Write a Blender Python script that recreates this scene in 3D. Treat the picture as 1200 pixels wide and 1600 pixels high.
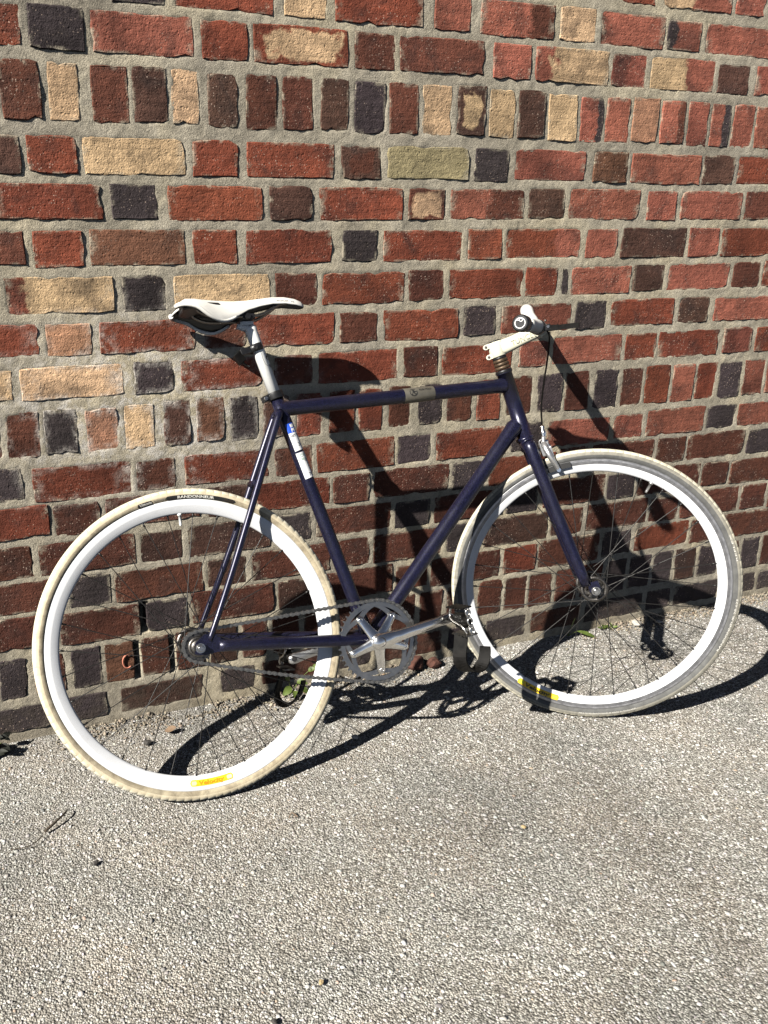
import bpy, bmesh, math, random
import numpy as np
from mathutils import Vector, Matrix

for o in list(bpy.data.objects):
    bpy.data.objects.remove(o)
scene = bpy.context.scene
col = scene.collection
rng = random.Random(7)
nrg = np.random.default_rng(11)
A = lambda *v: np.array(v, float)

# ------------------------------------------------------------------ camera, sky, sun, exposure
cam_d = bpy.data.cameras.new("camera")
cam_d.sensor_fit = 'HORIZONTAL'
cam_d.sensor_width = 36.0
cam_d.lens = 1250.0 / 1200.0 * 36.0
cam_d.shift_x = (600 - 420) / 1200.0
cam_d.shift_y = (840 - 800) / 1200.0
cam_d.clip_start = 0.05
cam_d.clip_end = 500
cam = bpy.data.objects.new("camera", cam_d)
col.objects.link(cam)
YAW, PITCH, ROLL = math.radians(19.383), math.radians(18.195), math.radians(-1.282)
fwd = A(math.sin(YAW) * math.cos(PITCH), math.cos(YAW) * math.cos(PITCH), -math.sin(PITCH))
rgt = A(math.cos(YAW), -math.sin(YAW), 0)
upv = np.cross(rgt, fwd)
r2 = rgt * math.cos(ROLL) + upv * math.sin(ROLL)
u2 = -rgt * math.sin(ROLL) + upv * math.cos(ROLL)
M = Matrix.Identity(4)
for i in range(3):
    M[i][0], M[i][1], M[i][2] = r2[i], u2[i], -fwd[i]
M.translation = Vector((0.0, -1.8424, 1.0824))
cam.matrix_world = M
scene.camera = cam

SUN = A(0.752, 0.305, -0.585)
SUN /= np.linalg.norm(SUN)
world = bpy.data.worlds.new("World")
scene.world = world
world.use_nodes = True
wn = world.node_tree
for nd in list(wn.nodes):
    wn.nodes.remove(nd)
wo = wn.nodes.new("ShaderNodeOutputWorld")
wb_ = wn.nodes.new("ShaderNodeBackground")
sk = wn.nodes.new("ShaderNodeTexSky")
sk.sky_type = 'NISHITA'
sk.sun_disc = False
sk.altitude = 2500
sk.air_density = 0.4
sk.dust_density = 0.0
sk.sun_elevation = math.asin(-SUN[2])
sk.sun_rotation = math.atan2(-SUN[0], -SUN[1])
wb_.inputs["Strength"].default_value = 0.05
hs0 = wn.nodes.new("ShaderNodeHueSaturation")
hs0.inputs["Saturation"].default_value = 0.6
wn.links.new(sk.outputs[0], hs0.inputs["Color"])
wn.links.new(hs0.outputs[0], wb_.inputs["Color"])
wn.links.new(wb_.outputs[0], wo.inputs["Surface"])

sun_d = bpy.data.lights.new("sun", 'SUN')
sun_d.energy = 5.0
sun_d.angle = math.radians(0.53)
sun_d.color = (1.0, 0.955, 0.88)
sun = bpy.data.objects.new("sun", sun_d)
col.objects.link(sun)
sun.rotation_euler = Vector(SUN).to_track_quat('-Z', 'Y').to_euler()
sun.location = (-4, -2, 4)

scene.view_settings.view_transform = 'Standard'
scene.view_settings.look = 'None'
scene.view_settings.gamma = 1.0
scene.view_settings.use_curve_mapping = False
scene.view_settings.exposure = 1.0
scene.cycles.max_bounces = 5
scene.cycles.diffuse_bounces = 0
scene.cycles.glossy_bounces = 3

# ------------------------------------------------------------------ material helpers
class NT:
    def __init__(s, name):
        s.m = bpy.data.materials.new(name)
        s.m.use_nodes = True
        s.t = s.m.node_tree
        s.b = s.t.nodes["Principled BSDF"]

    def n(s, typ, **kw):
        nd = s.t.nodes.new("ShaderNode" + typ)
        for k, v in kw.items():
            setattr(nd, k, v)
        return nd

    def l(s, a, b):
        s.t.links.new(a, b)

    def set(s, **kw):
        for k, v in kw.items():
            s.b.inputs[k.replace('_', ' ')].default_value = v
        return s

    def coords(s, which="Object", scale=None):
        tc = s.n("TexCoord").outputs[which]
        if scale is None:
            return tc
        mp = s.n("Mapping")
        mp.inputs["Scale"].default_value = scale
        s.l(tc, mp.inputs["Vector"])
        return mp.outputs[0]

    def noise(s, vec, scale, detail=4, rough=.55, dist=0.0, out="Fac"):
        nd = s.n("TexNoise")
        nd.inputs["Scale"].default_value = scale
        nd.inputs["Detail"].default_value = detail
        nd.inputs["Roughness"].default_value = rough
        nd.inputs["Distortion"].default_value = dist
        if vec is not None:
            s.l(vec, nd.inputs["Vector"])
        return nd.outputs[out]

    def vor(s, vec, scale, feature='F1', out="Distance", rnd=1.0):
        nd = s.n("TexVoronoi", feature=feature)
        nd.inputs["Scale"].default_value = scale
        nd.inputs["Randomness"].default_value = rnd
        if vec is not None:
            s.l(vec, nd.inputs["Vector"])
        return nd.outputs[out]

    def ramp(s, fac, stops, interp='LINEAR'):
        nd = s.n("ValToRGB")
        cr = nd.color_ramp
        cr.interpolation = interp
        while len(cr.elements) > 1:
            cr.elements.remove(cr.elements[-1])
        for i, (p, c) in enumerate(stops):
            if not hasattr(c, '__len__'):
                c = (c, c, c)
            e = cr.elements[0] if i == 0 else cr.elements.new(p)
            e.position = p
            e.color = (c[0], c[1], c[2], 1)
        s.l(fac, nd.inputs["Fac"])
        return nd.outputs["Color"]

    def mix(s, fac, a, b, mode='MIX'):
        nd = s.n("Mix", data_type='RGBA', blend_type=mode)
        for sock, v in ((nd.inputs[0], fac), (nd.inputs[6], a), (nd.inputs[7], b)):
            if hasattr(v, 'is_linked') or hasattr(v, 'links'):
                s.l(v, sock)
            elif hasattr(v, '__len__'):
                sock.default_value = (v[0], v[1], v[2], 1)
            else:
                sock.default_value = v
        return nd.outputs[2]

    def math(s, op, a, b=None, c=None, clamp=False):
        nd = s.n("Math", operation=op, use_clamp=clamp)
        for sock, v in zip(nd.inputs, (a, b, c)):
            if v is None:
                continue
            if hasattr(v, 'links'):
                s.l(v, sock)
            else:
                sock.default_value = v
        return nd.outputs[0]

    def bump(s, h, strength=.5, dist=.002, prev=None):
        nd = s.n("Bump")
        nd.inputs["Strength"].default_value = strength
        nd.inputs["Distance"].default_value = dist
        s.l(h, nd.inputs["Height"])
        if prev is not None:
            s.l(prev, nd.inputs["Normal"])
        return nd.outputs[0]

    def color(s, sock):
        s.l(sock, s.b.inputs["Base Color"])

    def normal(s, sock):
        s.l(sock, s.b.inputs["Normal"])


def simple(name, c, rough=.5, metal=0.0, var=.12, vscale=40, bump=0.0, bscale=400, coat=0.0, scratch=0.0, spec=.5):
    t = NT(name)
    t.set(Roughness=rough, Metallic=metal)
    t.b.inputs["Coat Weight"].default_value = coat
    t.b.inputs["Specular IOR Level"].default_value = spec
    v = t.coords()
    f = t.noise(v, vscale, 5, .6)
    lo = [x * (1 - var) for x in c]
    hi = [min(1, x * (1 + var)) for x in c]
    cs = t.ramp(f, [(.3, lo), (.7, hi)])
    if scratch:
        sv = t.coords(scale=(1, 1, 1))
        f2 = t.noise(sv, 90, 6, .7, 1.5)
        cs = t.mix(t.ramp(f2, [(.70 - scratch * .1, 0), (.74 - scratch * .1, 1)]), cs, [min(1, x * 2 + .1) for x in c])
    t.color(cs)
    t.l(t.ramp(f, [(.3, max(0, rough - .07)), (.7, min(1, rough + .07))]), t.b.inputs["Roughness"])
    if bump:
        t.normal(t.bump(t.noise(v, bscale, 3), bump, .001))
    return t.m

# ------------------------------------------------------------------ materials
def brick_material(tone=False):
    t = NT("fired_brick_loose" if tone else "fired_brick")
    t.set(Roughness=.85)
    t.b.inputs["Specular IOR Level"].default_value = .25
    oi = t.n("ObjectInfo")
    co = t.coords("Object")
    own = t.n("Attribute", attribute_type='GEOMETRY', attribute_name="tone").outputs["Color"] if tone else oi.outputs["Color"]
    # every brick looks up its own piece of the noise
    vadd = t.n("VectorMath", operation='MULTIPLY_ADD')
    rv = t.n("CombineXYZ")
    for k in range(3):
        t.l(t.math('MULTIPLY', oi.outputs["Random"], (37.0, 11.0, 23.0)[k]), rv.inputs[k])
    t.l(co, vadd.inputs[0])
    vadd.inputs[1].default_value = (1, 1, 1)
    t.l(rv.outputs[0], vadd.inputs[2])
    v = vadd.outputs[0]
    # second colour of part-burnt bricks: mode, split and half sizes come from the brick
    sp = t.n("Attribute", attribute_type='OBJECT', attribute_name="split")
    c2 = t.n("Attribute", attribute_type='OBJECT', attribute_name="second")
    sx = t.n("SeparateXYZ"); t.l(co, sx.inputs[0])
    ss = t.n("SeparateXYZ"); t.l(sp.outputs["Vector"], ss.inputs[0])
    hs = t.n("Attribute", attribute_type='OBJECT', attribute_name="half")
    sh = t.n("SeparateXYZ"); t.l(hs.outputs["Vector"], sh.inputs[0])
    nx = t.math('DIVIDE', sx.outputs[0], sh.outputs[0])
    nz = t.math('DIVIDE', sx.outputs[2], sh.outputs[1])
    side = t.math('MULTIPLY', nx, ss.outputs[0])
    edge = t.math('MAXIMUM', t.math('ABSOLUTE', nx), t.math('ABSOLUTE', nz))
    pos = t.n("Mix", data_type='FLOAT')
    t.l(ss.outputs[2], pos.inputs[0]); t.l(side, pos.inputs[2]); t.l(edge, pos.inputs[3])
    wob = t.math('MULTIPLY_ADD', t.noise(v, 26, 5, .65), 1.2, -.6)
    f2 = t.math('MULTIPLY_ADD', t.math('SUBTRACT', t.math('ADD', pos.outputs[0], wob), ss.outputs[1]), 8.0, .5, clamp=True)
    f2 = t.math('MULTIPLY', f2, sh.outputs[2])
    base = t.mix(f2, own, c2.outputs["Color"])
    # kiln variation, soot, grain
    n1 = t.noise(v, 14, 5, .65)
    base = t.mix(1.0, base, t.ramp(n1, [(.22, .62), (.5, 1.0), (.8, 1.3)]), 'MULTIPLY')
    n2_ = t.noise(v, 75, 4, .75)
    base = t.mix(.75, base, t.ramp(n2_, [(.25, .55), (.5, 1.0), (.75, 1.35)]), 'MULTIPLY')
    streak = t.noise(t.vscale(v, (6, 40, 110)), 1.0, 4, .6)
    base = t.mix(.5, base, t.ramp(streak, [(.3, .72), (.7, 1.25)]), 'MULTIPLY')
    base = t.mix(.8, base, t.ramp(t.noise(v, 5.5, 3, .5, .5), [(.28, .42), (.47, 1.0), (.7, 1.38)]), 'MULTIPLY')
    dark = t.ramp(t.noise(v, 11, 4, .62, .6), [(.5, 0), (.68, 1)])
    base = t.mix(t.math('MULTIPLY', dark, .6), base, (.03, .022, .02))
    # pale lime flecks
    fl = t.n("TexVoronoi", feature='F1'); fl.inputs["Scale"].default_value = 175
    t.l(v, fl.inputs["Vector"])
    rad = t.ramp(fl.outputs["Distance"], [(.16, 1), (.28, 0)])
    rndc = t.n("SeparateColor"); t.l(fl.outputs["Color"], rndc.inputs[0])
    keep = t.math('GREATER_THAN', rndc.outputs[0], .55)
    area = t.ramp(t.noise(v, 11, 3, .5), [(.44, 0), (.6, 1)])
    fleck = t.math('MULTIPLY', t.math('MULTIPLY', rad, keep), area)
    # only where the bricks are red or black
    bright = t.n("RGBToBW"); t.l(own, bright.inputs[0])
    fleck = t.math('MULTIPLY', fleck, t.math('LESS_THAN', bright.outputs[0], .22))
    base = t.mix(t.math('MULTIPLY', fleck, .7), base, (.55, .42, .33))
    # lime bloom and mortar smear near the arris
    em = t.math('MULTIPLY', t.ramp(edge, [(.80, 0), (.98, 1)]), t.ramp(t.noise(v, 24, 5, .75), [(.5, 0), (.6, 1)]))
    base = t.mix(t.math('MULTIPLY', em, .8), base, (.38, .335, .25))
    wp = t.n("SeparateXYZ"); t.l(t.n("NewGeometry").outputs["Position"], wp.inputs[0])
    dx = t.math('MULTIPLY', t.math('SUBTRACT', wp.outputs[0], .34), 2.0)
    dz = t.math('MULTIPLY', t.math('SUBTRACT', wp.outputs[2], .80), 3.4)
    rr = t.math('SQRT', t.math('ADD', t.math('MULTIPLY', dx, dx), t.math('MULTIPLY', dz, dz)))
    bl = t.math('MULTIPLY', t.ramp(rr, [(.3, 1), (1.0, 0)]), t.math('MULTIPLY', t.ramp(t.noise(v, 34, 5, .75), [(.45, 0), (.62, 1)]), t.ramp(edge, [(.55, 0), (.95, 1)])))
    base = t.mix(t.math('MULTIPLY', bl, .75), base, (.66, .61, .54))
    low = t.math('MULTIPLY', t.ramp(wp.outputs[2], [(.0, 1), (.14, 0)]), t.ramp(t.noise(v, 26, 5, .7), [(.38, 0), (.6, 1)]))
    base = t.mix(t.math('MULTIPLY', low, .65), base, (.075, .06, .045))
    t.color(base)
    # relief
    h1 = t.noise(v, 70, 4, .72)
    h2 = t.noise(v, 420, 2, .7)
    pit = t.ramp(t.vor(v, 95), [(.05, 0), (.28, 1)])
    hh = t.math('ADD', t.math('MULTIPLY', h1, 3.2), t.math('ADD', t.math('MULTIPLY', streak, 1.5), t.math('ADD', t.math('MULTIPLY', pit, 1.0), t.math('MULTIPLY', h2, 1.5))))
    b = t.bump(hh, 1.0, .00115)
    t.normal(b)
    return t.m

def _vscale(self, v, sc):
    mp = self.n("Mapping"); mp.inputs["Scale"].default_value = sc
    self.l(v, mp.inputs["Vector"]); return mp.outputs[0]
def _vdist(self, v, scale, amt):
    nz = self.noise(v, scale, 3, .6, out="Color")
    ma = self.n("VectorMath", operation='MULTIPLY_ADD')
    self.l(nz, ma.inputs[0]); ma.inputs[1].default_value = (amt,) * 3; self.l(v, ma.inputs[2])
    return ma.outputs[0]
NT.vscale = _vscale
NT.vdist = _vdist

def mortar_material():
    t = NT("lime_mortar")
    t.set(Roughness=.95)
    t.b.inputs["Specular IOR Level"].default_value = .15
    v = t.coords("Object")
    n1 = t.noise(v, 6, 6, .65)
    c = t.ramp(n1, [(.25, (.30, .265, .198)), (.5, (.42, .375, .288)), (.75, (.54, .485, .38))])
    grain = t.noise(v, 420, 3, .7)
    c = t.mix(.8, c, t.ramp(grain, [(.3, .6), (.5, 1.0), (.72, 1.45)]), 'MULTIPLY')
    mid = t.noise(v, 45, 5, .7)
    c = t.mix(.7, c, t.ramp(mid, [(.28, .62), (.5, 1), (.75, 1.25)]), 'MULTIPLY')
    c = t.mix(1.0, c, t.ramp(t.noise(v, 3.2, 3, .6, .8), [(.34, (.78, .78, .80)), (.5, (1, 1, 1)), (.66, (1.2, 1.17, 1.08))]), 'MULTIPLY')
    crust = t.ramp(t.noise(v, 17, 5, .75, .6), [(.56, 0), (.66, 1)])
    c = t.mix(t.math('MULTIPLY', crust, .45), c, (.58, .52, .40))
    # white lime bloom low on the left, a stain with its own outline
    sx = t.n("SeparateXYZ"); t.l(v, sx.inputs[0])
    dx = t.math('MULTIPLY', t.math('SUBTRACT', sx.outputs[0], .34), 2.2)
    dz = t.math('MULTIPLY', t.math('SUBTRACT', sx.outputs[2], .80), 3.6)
    rr = t.math('SQRT', t.math('ADD', t.math('MULTIPLY', dx, dx), t.math('MULTIPLY', dz, dz)))
    m = t.math('MULTIPLY', t.ramp(rr, [(.35, 1), (1.0, 0)]), t.ramp(t.noise(v, 26, 6, .75), [(.46, 0), (.6, 1)]))
    c = t.mix(t.math('MULTIPLY', m, .8), c, (.68, .64, .58))
    # soil splash near the pavement
    low = t.math('MULTIPLY', t.ramp(sx.outputs[2], [(.0, 1), (.16, 0)]), t.ramp(t.noise(v, 20, 5, .7), [(.35, 0), (.62, 1)]))
    c = t.mix(t.math('MULTIPLY', low, .5), c, (.13, .10, .07))
    t.color(c)
    b = t.bump(t.noise(v, 75, 5, .75), .8, .0045)
    b = t.bump(grain, .8, .0028, b)
    t.normal(b)
    return t.m

def asphalt_material():
    t = NT("worn_asphalt")
    t.set(Roughness=.92)
    t.b.inputs["Specular IOR Level"].default_value = .2
    v = t.coords("Object")
    vv = t.vdist(v, 90, .004)
    vo = t.n("TexVoronoi", feature='F1'); vo.inputs["Scale"].default_value = 260
    t.l(vv, vo.inputs["Vector"])
    sc = t.n("SeparateColor"); t.l(vo.outputs["Color"], sc.inputs[0])
    c = t.ramp(sc.outputs[0], [(0, (.22, .204, .178)), (.35, (.33, .308, .27)), (.7, (.45, .422, .372)), (1, (.60, .57, .51))])
    gap = t.ramp(vo.outputs["Distance"], [(.35, 1), (.65, .45)])
    c = t.mix(1.0, c, gap, 'MULTIPLY')
    c = t.mix(1.0, c, t.ramp(t.noise(v, 1.1, 4, .62, .7), [(.36, .80), (.52, 1.02), (.68, 1.10)]), 'MULTIPLY')
    patch = t.noise(v, 2.6, 6, .68)
    c = t.mix(1.0, c, t.ramp(patch, [(.26, .60), (.42, .97), (.7, 1.16)]), 'MULTIPLY')
    tint = t.noise(v, 5, 3)
    c = t.mix(.3, c, t.ramp(tint, [(.35, (.9, 1.0, 1.05)), (.65, (1.1, 1.0, .9))]), 'MULTIPLY')
    t.color(c)
    hh = t.math('SUBTRACT', 1.0, vo.outputs["Distance"])
    b = t.bump(hh, .9, .004)
    b = t.bump(t.noise(v, 500, 3, .7), .5, .0015, b)
    t.normal(b)
    return t.m

def vcol_material(name, rough=.9, bump=.4):
    t = NT(name)
    t.set(Roughness=rough)
    t.b.inputs["Specular IOR Level"].default_value = .25
    at = t.n("Attribute", attribute_type='GEOMETRY', attribute_name="tone")
    v = t.coords("Object")
    c = t.mix(.6, at.outputs["Color"], t.ramp(t.noise(v, 500, 3, .6), [(.3, .75), (.7, 1.25)]), 'MULTIPLY')
    c = t.mix(1.0, c, t.ramp(t.noise(v, 1.1, 4, .62, .7), [(.36, .80), (.52, 1.02), (.68, 1.10)]), 'MULTIPLY')
    patch = t.noise(v, 2.6, 6, .68)
    c = t.mix(1.0, c, t.ramp(patch, [(.26, .60), (.42, .97), (.7, 1.16)]), 'MULTIPLY')
    t.color(c)
    t.normal(t.bump(t.noise(v, 900, 2, .6), bump, .0008))
    return t.m

def frame_paint():
    t = NT("midnight_blue_paint")
    v = t.coords("Object")
    vo = t.n("TexVoronoi", feature='F1'); vo.inputs["Scale"].default_value = 1400
    t.l(v, vo.inputs["Vector"])
    sc = t.n("SeparateColor"); t.l(vo.outputs["Color"], sc.inputs[0])
    c = t.ramp(sc.outputs[0], [(0, (.0026, .0028, .008)), (.6, (.0048, .0054, .0165)), (1, (.032, .031, .095))])
    # chips and rubbed scratches
    sv = t.vscale(v, (1, 1, 1))
    sn = t.noise(sv, 130, 6, .75, .6)
    chip = t.ramp(sn, [(.71, 0), (.735, 1)])
    c = t.mix(t.math('MULTIPLY', chip, .45), c, (.35, .34, .38))
    dust = t.noise(v, 9, 5, .65)
    c = t.mix(t.ramp(dust, [(.45, 0), (.9, .25)]), c, (.05, .048, .052))
    t.color(c)
    t.set(Metallic=.35)
    t.l(t.ramp(dust, [(.3, .26), (.75, .42)]), t.b.inputs["Roughness"])
    t.b.inputs["Coat Weight"].default_value = .2
    t.b.inputs["Coat Roughness"].default_value = .18
    return t.m

def dirty_white(name, c=(.80, .80, .79), rough=.35, grime=.35, gcol=(.30, .27, .22), gs=30, marks=True):
    t = NT(name)
    t.set(Roughness=rough)
    v = t.coords("Object")
    g = t.ramp(t.noise(v, gs, 6, .7), [(.52, 0), (.8, 1)])
    cs = t.mix(t.math('MULTIPLY', g, grime), c, gcol)
    if marks:
        sc = t.noise(t.vscale(v, (1, 1, 1)), 75, 6, .8, 2.0)
        mk = t.ramp(sc, [(.725, 0), (.74, 1)])
        cs = t.mix(t.math('MULTIPLY', mk, .6), cs, (.10, .09, .085))
    t.color(cs)
    t.l(t.ramp(t.noise(v, 60, 4), [(.3, max(.05, rough - .1)), (.7, rough + .12)]), t.b.inputs["Roughness"])
    return t.m

def tyre_rubber(name, lo, hi, dirt, amount):
    t = NT(name)
    t.set(Roughness=.8)
    t.b.inputs["Specular IOR Level"].default_value = .3
    v = t.coords("Object")
    c = t.ramp(t.noise(v, 18, 6, .7), [(.3, lo), (.7, hi)])
    d = t.ramp(t.noise(v, 40, 6, .75, .4), [(.42, 0), (.72, 1)])
    c = t.mix(t.math('MULTIPLY', d, amount), c, dirt)
    t.color(c)
    t.normal(t.bump(t.noise(v, 500, 4, .7), .3, .0008))
    return t.m

M_BRICK = brick_material()
M_BRICK_FAR = brick_material(True)
M_MORTAR = mortar_material()
M_ASPHALT = asphalt_material()
M_STONE = vcol_material("aggregate_stone")
M_PAINT = frame_paint()
M_WHITE = dirty_white("white_rim_enamel", (.72, .73, .74), .3, .22)
M_CREAM = dirty_white("cream_gloss_enamel", (.70, .68, .53), .28, .15, marks=False)
M_POST = dirty_white("white_seat_post_enamel", (.84, .84, .81), .3, .1)
M_SADDLE = dirty_white("off_white_saddle_leather", (.78, .76, .70), .5, .2, (.35, .31, .26), 25, marks=False)
M_TREAD_R = tyre_rubber("cream_tread_rubber", (.66, .60, .45), (.78, .73, .58), (.42, .36, .25), .4)
M_WALL_R = tyre_rubber("cream_sidewall_rubber", (.56, .48, .33), (.70, .62, .45), (.27, .21, .13), .5)
M_WALL_R2 = tyre_rubber("grimy_lower_sidewall", (.36, .30, .20), (.54, .47, .33), (.09, .07, .05), .75)
M_TREAD_F = tyre_rubber("dusty_cream_tread_rubber", (.58, .53, .40), (.74, .69, .54), (.33, .29, .22), .5)
M_WALL_F = tyre_rubber("grey_grimy_sidewall", (.19, .18, .15), (.36, .34, .28), (.08, .075, .065), .6)
M_WALL_F2 = tyre_rubber("black_brake_dust_sidewall", (.085, .085, .08), (.15, .15, .145), (.04, .04, .04), .6)
M_TRACK = simple("worn_brake_track", (.17, .17, .175), .42, .5, .3, 60)
M_TRACK2 = simple("scuffed_brake_track", (.30, .30, .31), .38, .6, .3, 90)
M_ALU = simple("polished_aluminium", (.84, .84, .83), .2, 1.0, .03, 12)
M_ALU_DULL = simple("dull_aluminium", (.56, .56, .56), .36, .85, .15, 60)
M_STEEL = simple("stainless_steel", (.50, .49, .47), .28, 1.0, .15, 200)
M_SPOKE = simple("tarnished_spoke_steel", (.030, .029, .028), .4, .5, .3, 200)
M_STEEL_DARK = simple("oily_dark_steel", (.15, .14, .13), .42, 1.0, .3, 300)
M_CHAIN = simple("oily_chain_steel", (.20, .195, .185), .42, .85, .5, 700)
M_BLACK = simple("black_plastic", (.010, .010, .011), .42, 0, .25, 80)
M_BLACK_DULL = simple("scuffed_black_plastic", (.0065, .006, .0055), .5, 0, .6, 60, .2, spec=.12)
M_RUBBER = simple("black_rubber", (.02, .02, .02), .75, 0, .3, 90, .2)
M_RUST = simple("rusty_brass_spacer", (.10, .068, .042), .5, .6, .4, 140)
M_GREY = simple("white_enamel_clamp", (.62, .62, .60), .45, 0, .1, 40)
M_TAUPE = simple("taupe_metal_badge", (.15, .138, .112), .42, .4, .12, 60)
M_INK = simple("black_ink", (.012, .012, .012), .5)
M_PAPER = simple("white_paper_sticker", (.84, .84, .83), .5, 0, .03)
M_BLUE = simple("blue_sticker_ink", (.02, .09, .55), .45, 0, .1)
M_INKGREY = simple("grey_sticker_ink", (.13, .13, .14), .5)
M_GREEN = simple("green_sticker_ink", (.30, .48, .36), .5)
M_YELLOW = simple("yellow_decal", (.85, .56, .02), .4, 0, .15, 120)
M_ORANGE = simple("orange_decal_ink", (.62, .26, .01), .4)
M_LIME = simple("lime_decal_ink", (.62, .72, .06), .4)
M_TXTW = simple("pale_tyre_print", (.66, .64, .58), .6)
M_LEAF = simple("weed_leaf", (.085, .12, .022), .55, 0, .35, 60)
M_STALK = simple("weed_stalk", (.10, .13, .03), .6)
M_DRY = simple("dried_leaf", (.19, .125, .075), .8, 0, .3, 80)
M_TWIG = simple("dead_twig", (.06, .045, .03), .9, 0, .3, 120)
M_DARKLEAF = simple("dark_weed_leaf", (.012, .014, .008), .7, 0, .4, 60)
M_RUBBLE = simple("brick_fragment", (.09, .036, .024), .9, 0, .35, 70, .5, 120)
M_REDCHALK = simple("red_chalk_mark", (.55, .20, .13), .8, 0, .3, 200)

# ------------------------------------------------------------------ mesh helpers
class MB:
    """collects vertices and faces of one mesh, each face with a material slot"""
    def __init__(s):
        s.v, s.f, s.mi, s.sm = [], [], [], []

    def add(s, v, f, mi=0, smooth=True):
        o = len(s.v)
        s.v += [tuple(map(float, p)) for p in v]
        for k, q in enumerate(f):
            s.f.append([o + i for i in q])
            s.mi.append(mi[k] if hasattr(mi, '__len__') else mi)
            s.sm.append(smooth)
        return s

    def box(s, c, ex, ey, ez, mi=0, bev=0.12):
        """box with chamfered edges: centre and three half-extent vectors"""
        c, ex, ey, ez = map(np.asarray, (c, ex, ey, ez))
        k = 1 - bev
        vs, fs = [], []
        idx = {}
        for ax in range(3):
            for sg in (-1, 1):
                for p in (-1, 1):
                    for q in (-1, 1):
                        d = [0, 0, 0]
                        d[ax] = sg
                        d[(ax + 1) % 3] = p * k
                        d[(ax + 2) % 3] = q * k
                        idx[(ax, sg, p, q)] = len(vs)
                        vs.append(c + ex * d[0] + ey * d[1] + ez * d[2])
        for ax in range(3):
            for sg in (-1, 1):
                fs.append([idx[(ax, sg, -1, -1)], idx[(ax, sg, 1, -1)], idx[(ax, sg, 1, 1)], idx[(ax, sg, -1, 1)]])
        for ax in range(3):
            a1, a2 = ax, (ax + 1) % 3
            for s1 in (-1, 1):
                for s2 in (-1, 1):
                    # edge between face (a1,s1) and (a2,s2); running axis a3
                    fs.append([idx[(a1, s1, s2, -1)], idx[(a1, s1, s2, 1)], idx[(a2, s2, 1, s1)], idx[(a2, s2, -1, s1)]])
        for sx in (-1, 1):
            for sy in (-1, 1):
                for sz in (-1, 1):
                    fs.append([idx[(0, sx, sy, sz)], idx[(1, sy, sz, sx)], idx[(2, sz, sx, sy)]])
        return s.add(vs, fs, mi, False)

    def tube(s, pts, rad, seg=14, mi=0, caps=True, flat=None):
        pts = [np.asarray(p, float) for p in pts]
        n = len(pts)
        if not hasattr(rad, '__len__'):
            rad = [rad] * n
        tang = []
        for i in range(n):
            t = pts[min(i + 1, n - 1)] - pts[max(i - 1, 0)]
            tang.append(t / np.linalg.norm(t))
        ref = A(0, 0, 1) if abs(tang[0][2]) < .9 else A(1, 0, 0)
        x = np.cross(tang[0], ref); x /= np.linalg.norm(x)
        vs, fs = [], []
        for i in range(n):
            x = x - tang[i] * (x @ tang[i]); x /= np.linalg.norm(x)
            y = np.cross(tang[i], x)
            for k in range(seg):
                an = 2 * math.pi * k / seg
                vs.append(pts[i] + rad[i] * (math.cos(an) * x + math.sin(an) * y))
        for i in range(n - 1):
            for k in range(seg):
                k2 = (k + 1) % seg
                fs.append([i * seg + k, i * seg + k2, (i + 1) * seg + k2, (i + 1) * seg + k])
        s.add(vs, fs, mi, True)
        if caps:
            o = len(s.v) - len(vs)
            s.f.append([o + k for k in range(seg)][::-1]); s.mi.append(mi); s.sm.append(False)
            s.f.append([o + (n - 1) * seg + k for k in range(seg)]); s.mi.append(mi); s.sm.append(False)
        return s

    def lathe(s, c, ax, prof, seg=48, mi=0, closed=False, e1=None, smooth=True):
        """revolve [(radius, offset along axis)] round ax; mi may be per profile span"""
        c, ax = np.asarray(c, float), np.asarray(ax, float)
        ax = ax / np.linalg.norm(ax)
        if e1 is None:
            e1 = np.cross(ax, A(0, 0, 1) if abs(ax[2]) < .9 else A(1, 0, 0))
        e1 = e1 / np.linalg.norm(e1)
        e2 = np.cross(ax, e1)
        P = len(prof)
        vs, fs, ms = [], [], []
        for k in range(seg):
            an = 2 * math.pi * k / seg
            d = math.cos(an) * e1 + math.sin(an) * e2
            for r, h in prof:
                vs.append(c + r * d + h * ax)
        for k in range(seg):
            k2 = (k + 1) % seg
            for i in range(P if closed else P - 1):
                j = (i + 1) % P
                fs.append([k * P + i, k2 * P + i, k2 * P + j, k * P + j])
                ms.append(mi[i] if hasattr(mi, '__len__') else mi)
        return s.add(vs, fs, ms, smooth)

    def plate(s, pts, o, ex, ey, ez, th, mi=0, bev=.0):
        """extrude a 2-D outline (list of (x, y)) lying in o + x ex + y ey by +-th/2 along ez"""
        n = len(pts)
        o, ex, ey, ez = map(np.asarray, (o, ex, ey, ez))
        P = np.array(pts, float)
        cen = P.mean(0)
        rings = [(1.0, -.5 + (bev and .2)), (1.0, .5 - (bev and .2))]
        vs = []
        if bev:
            def inset(q):
                d = q - cen
                L = np.linalg.norm(d, axis=1)[:, None]
                return q - d / np.maximum(L, 1e-9) * bev
            seq = [(inset(P), -.5), (P, -.25), (P, .25), (inset(P), .5)]
        else:
            seq = [(P, -.5), (P, .5)]
        for q, h in seq:
            for x, y in q:
                vs.append(o + x * ex + y * ey + h * th * ez)
        fs = []
        for r in range(len(seq) - 1):
            for k in range(n):
                k2 = (k + 1) % n
                fs.append([r * n + k, r * n + k2, (r + 1) * n + k2, (r + 1) * n + k])
        fs.append(list(range(n))[::-1])
        fs.append([(len(seq) - 1) * n + k for k in range(n)])
        return s.add(vs, fs, mi, False)

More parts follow.
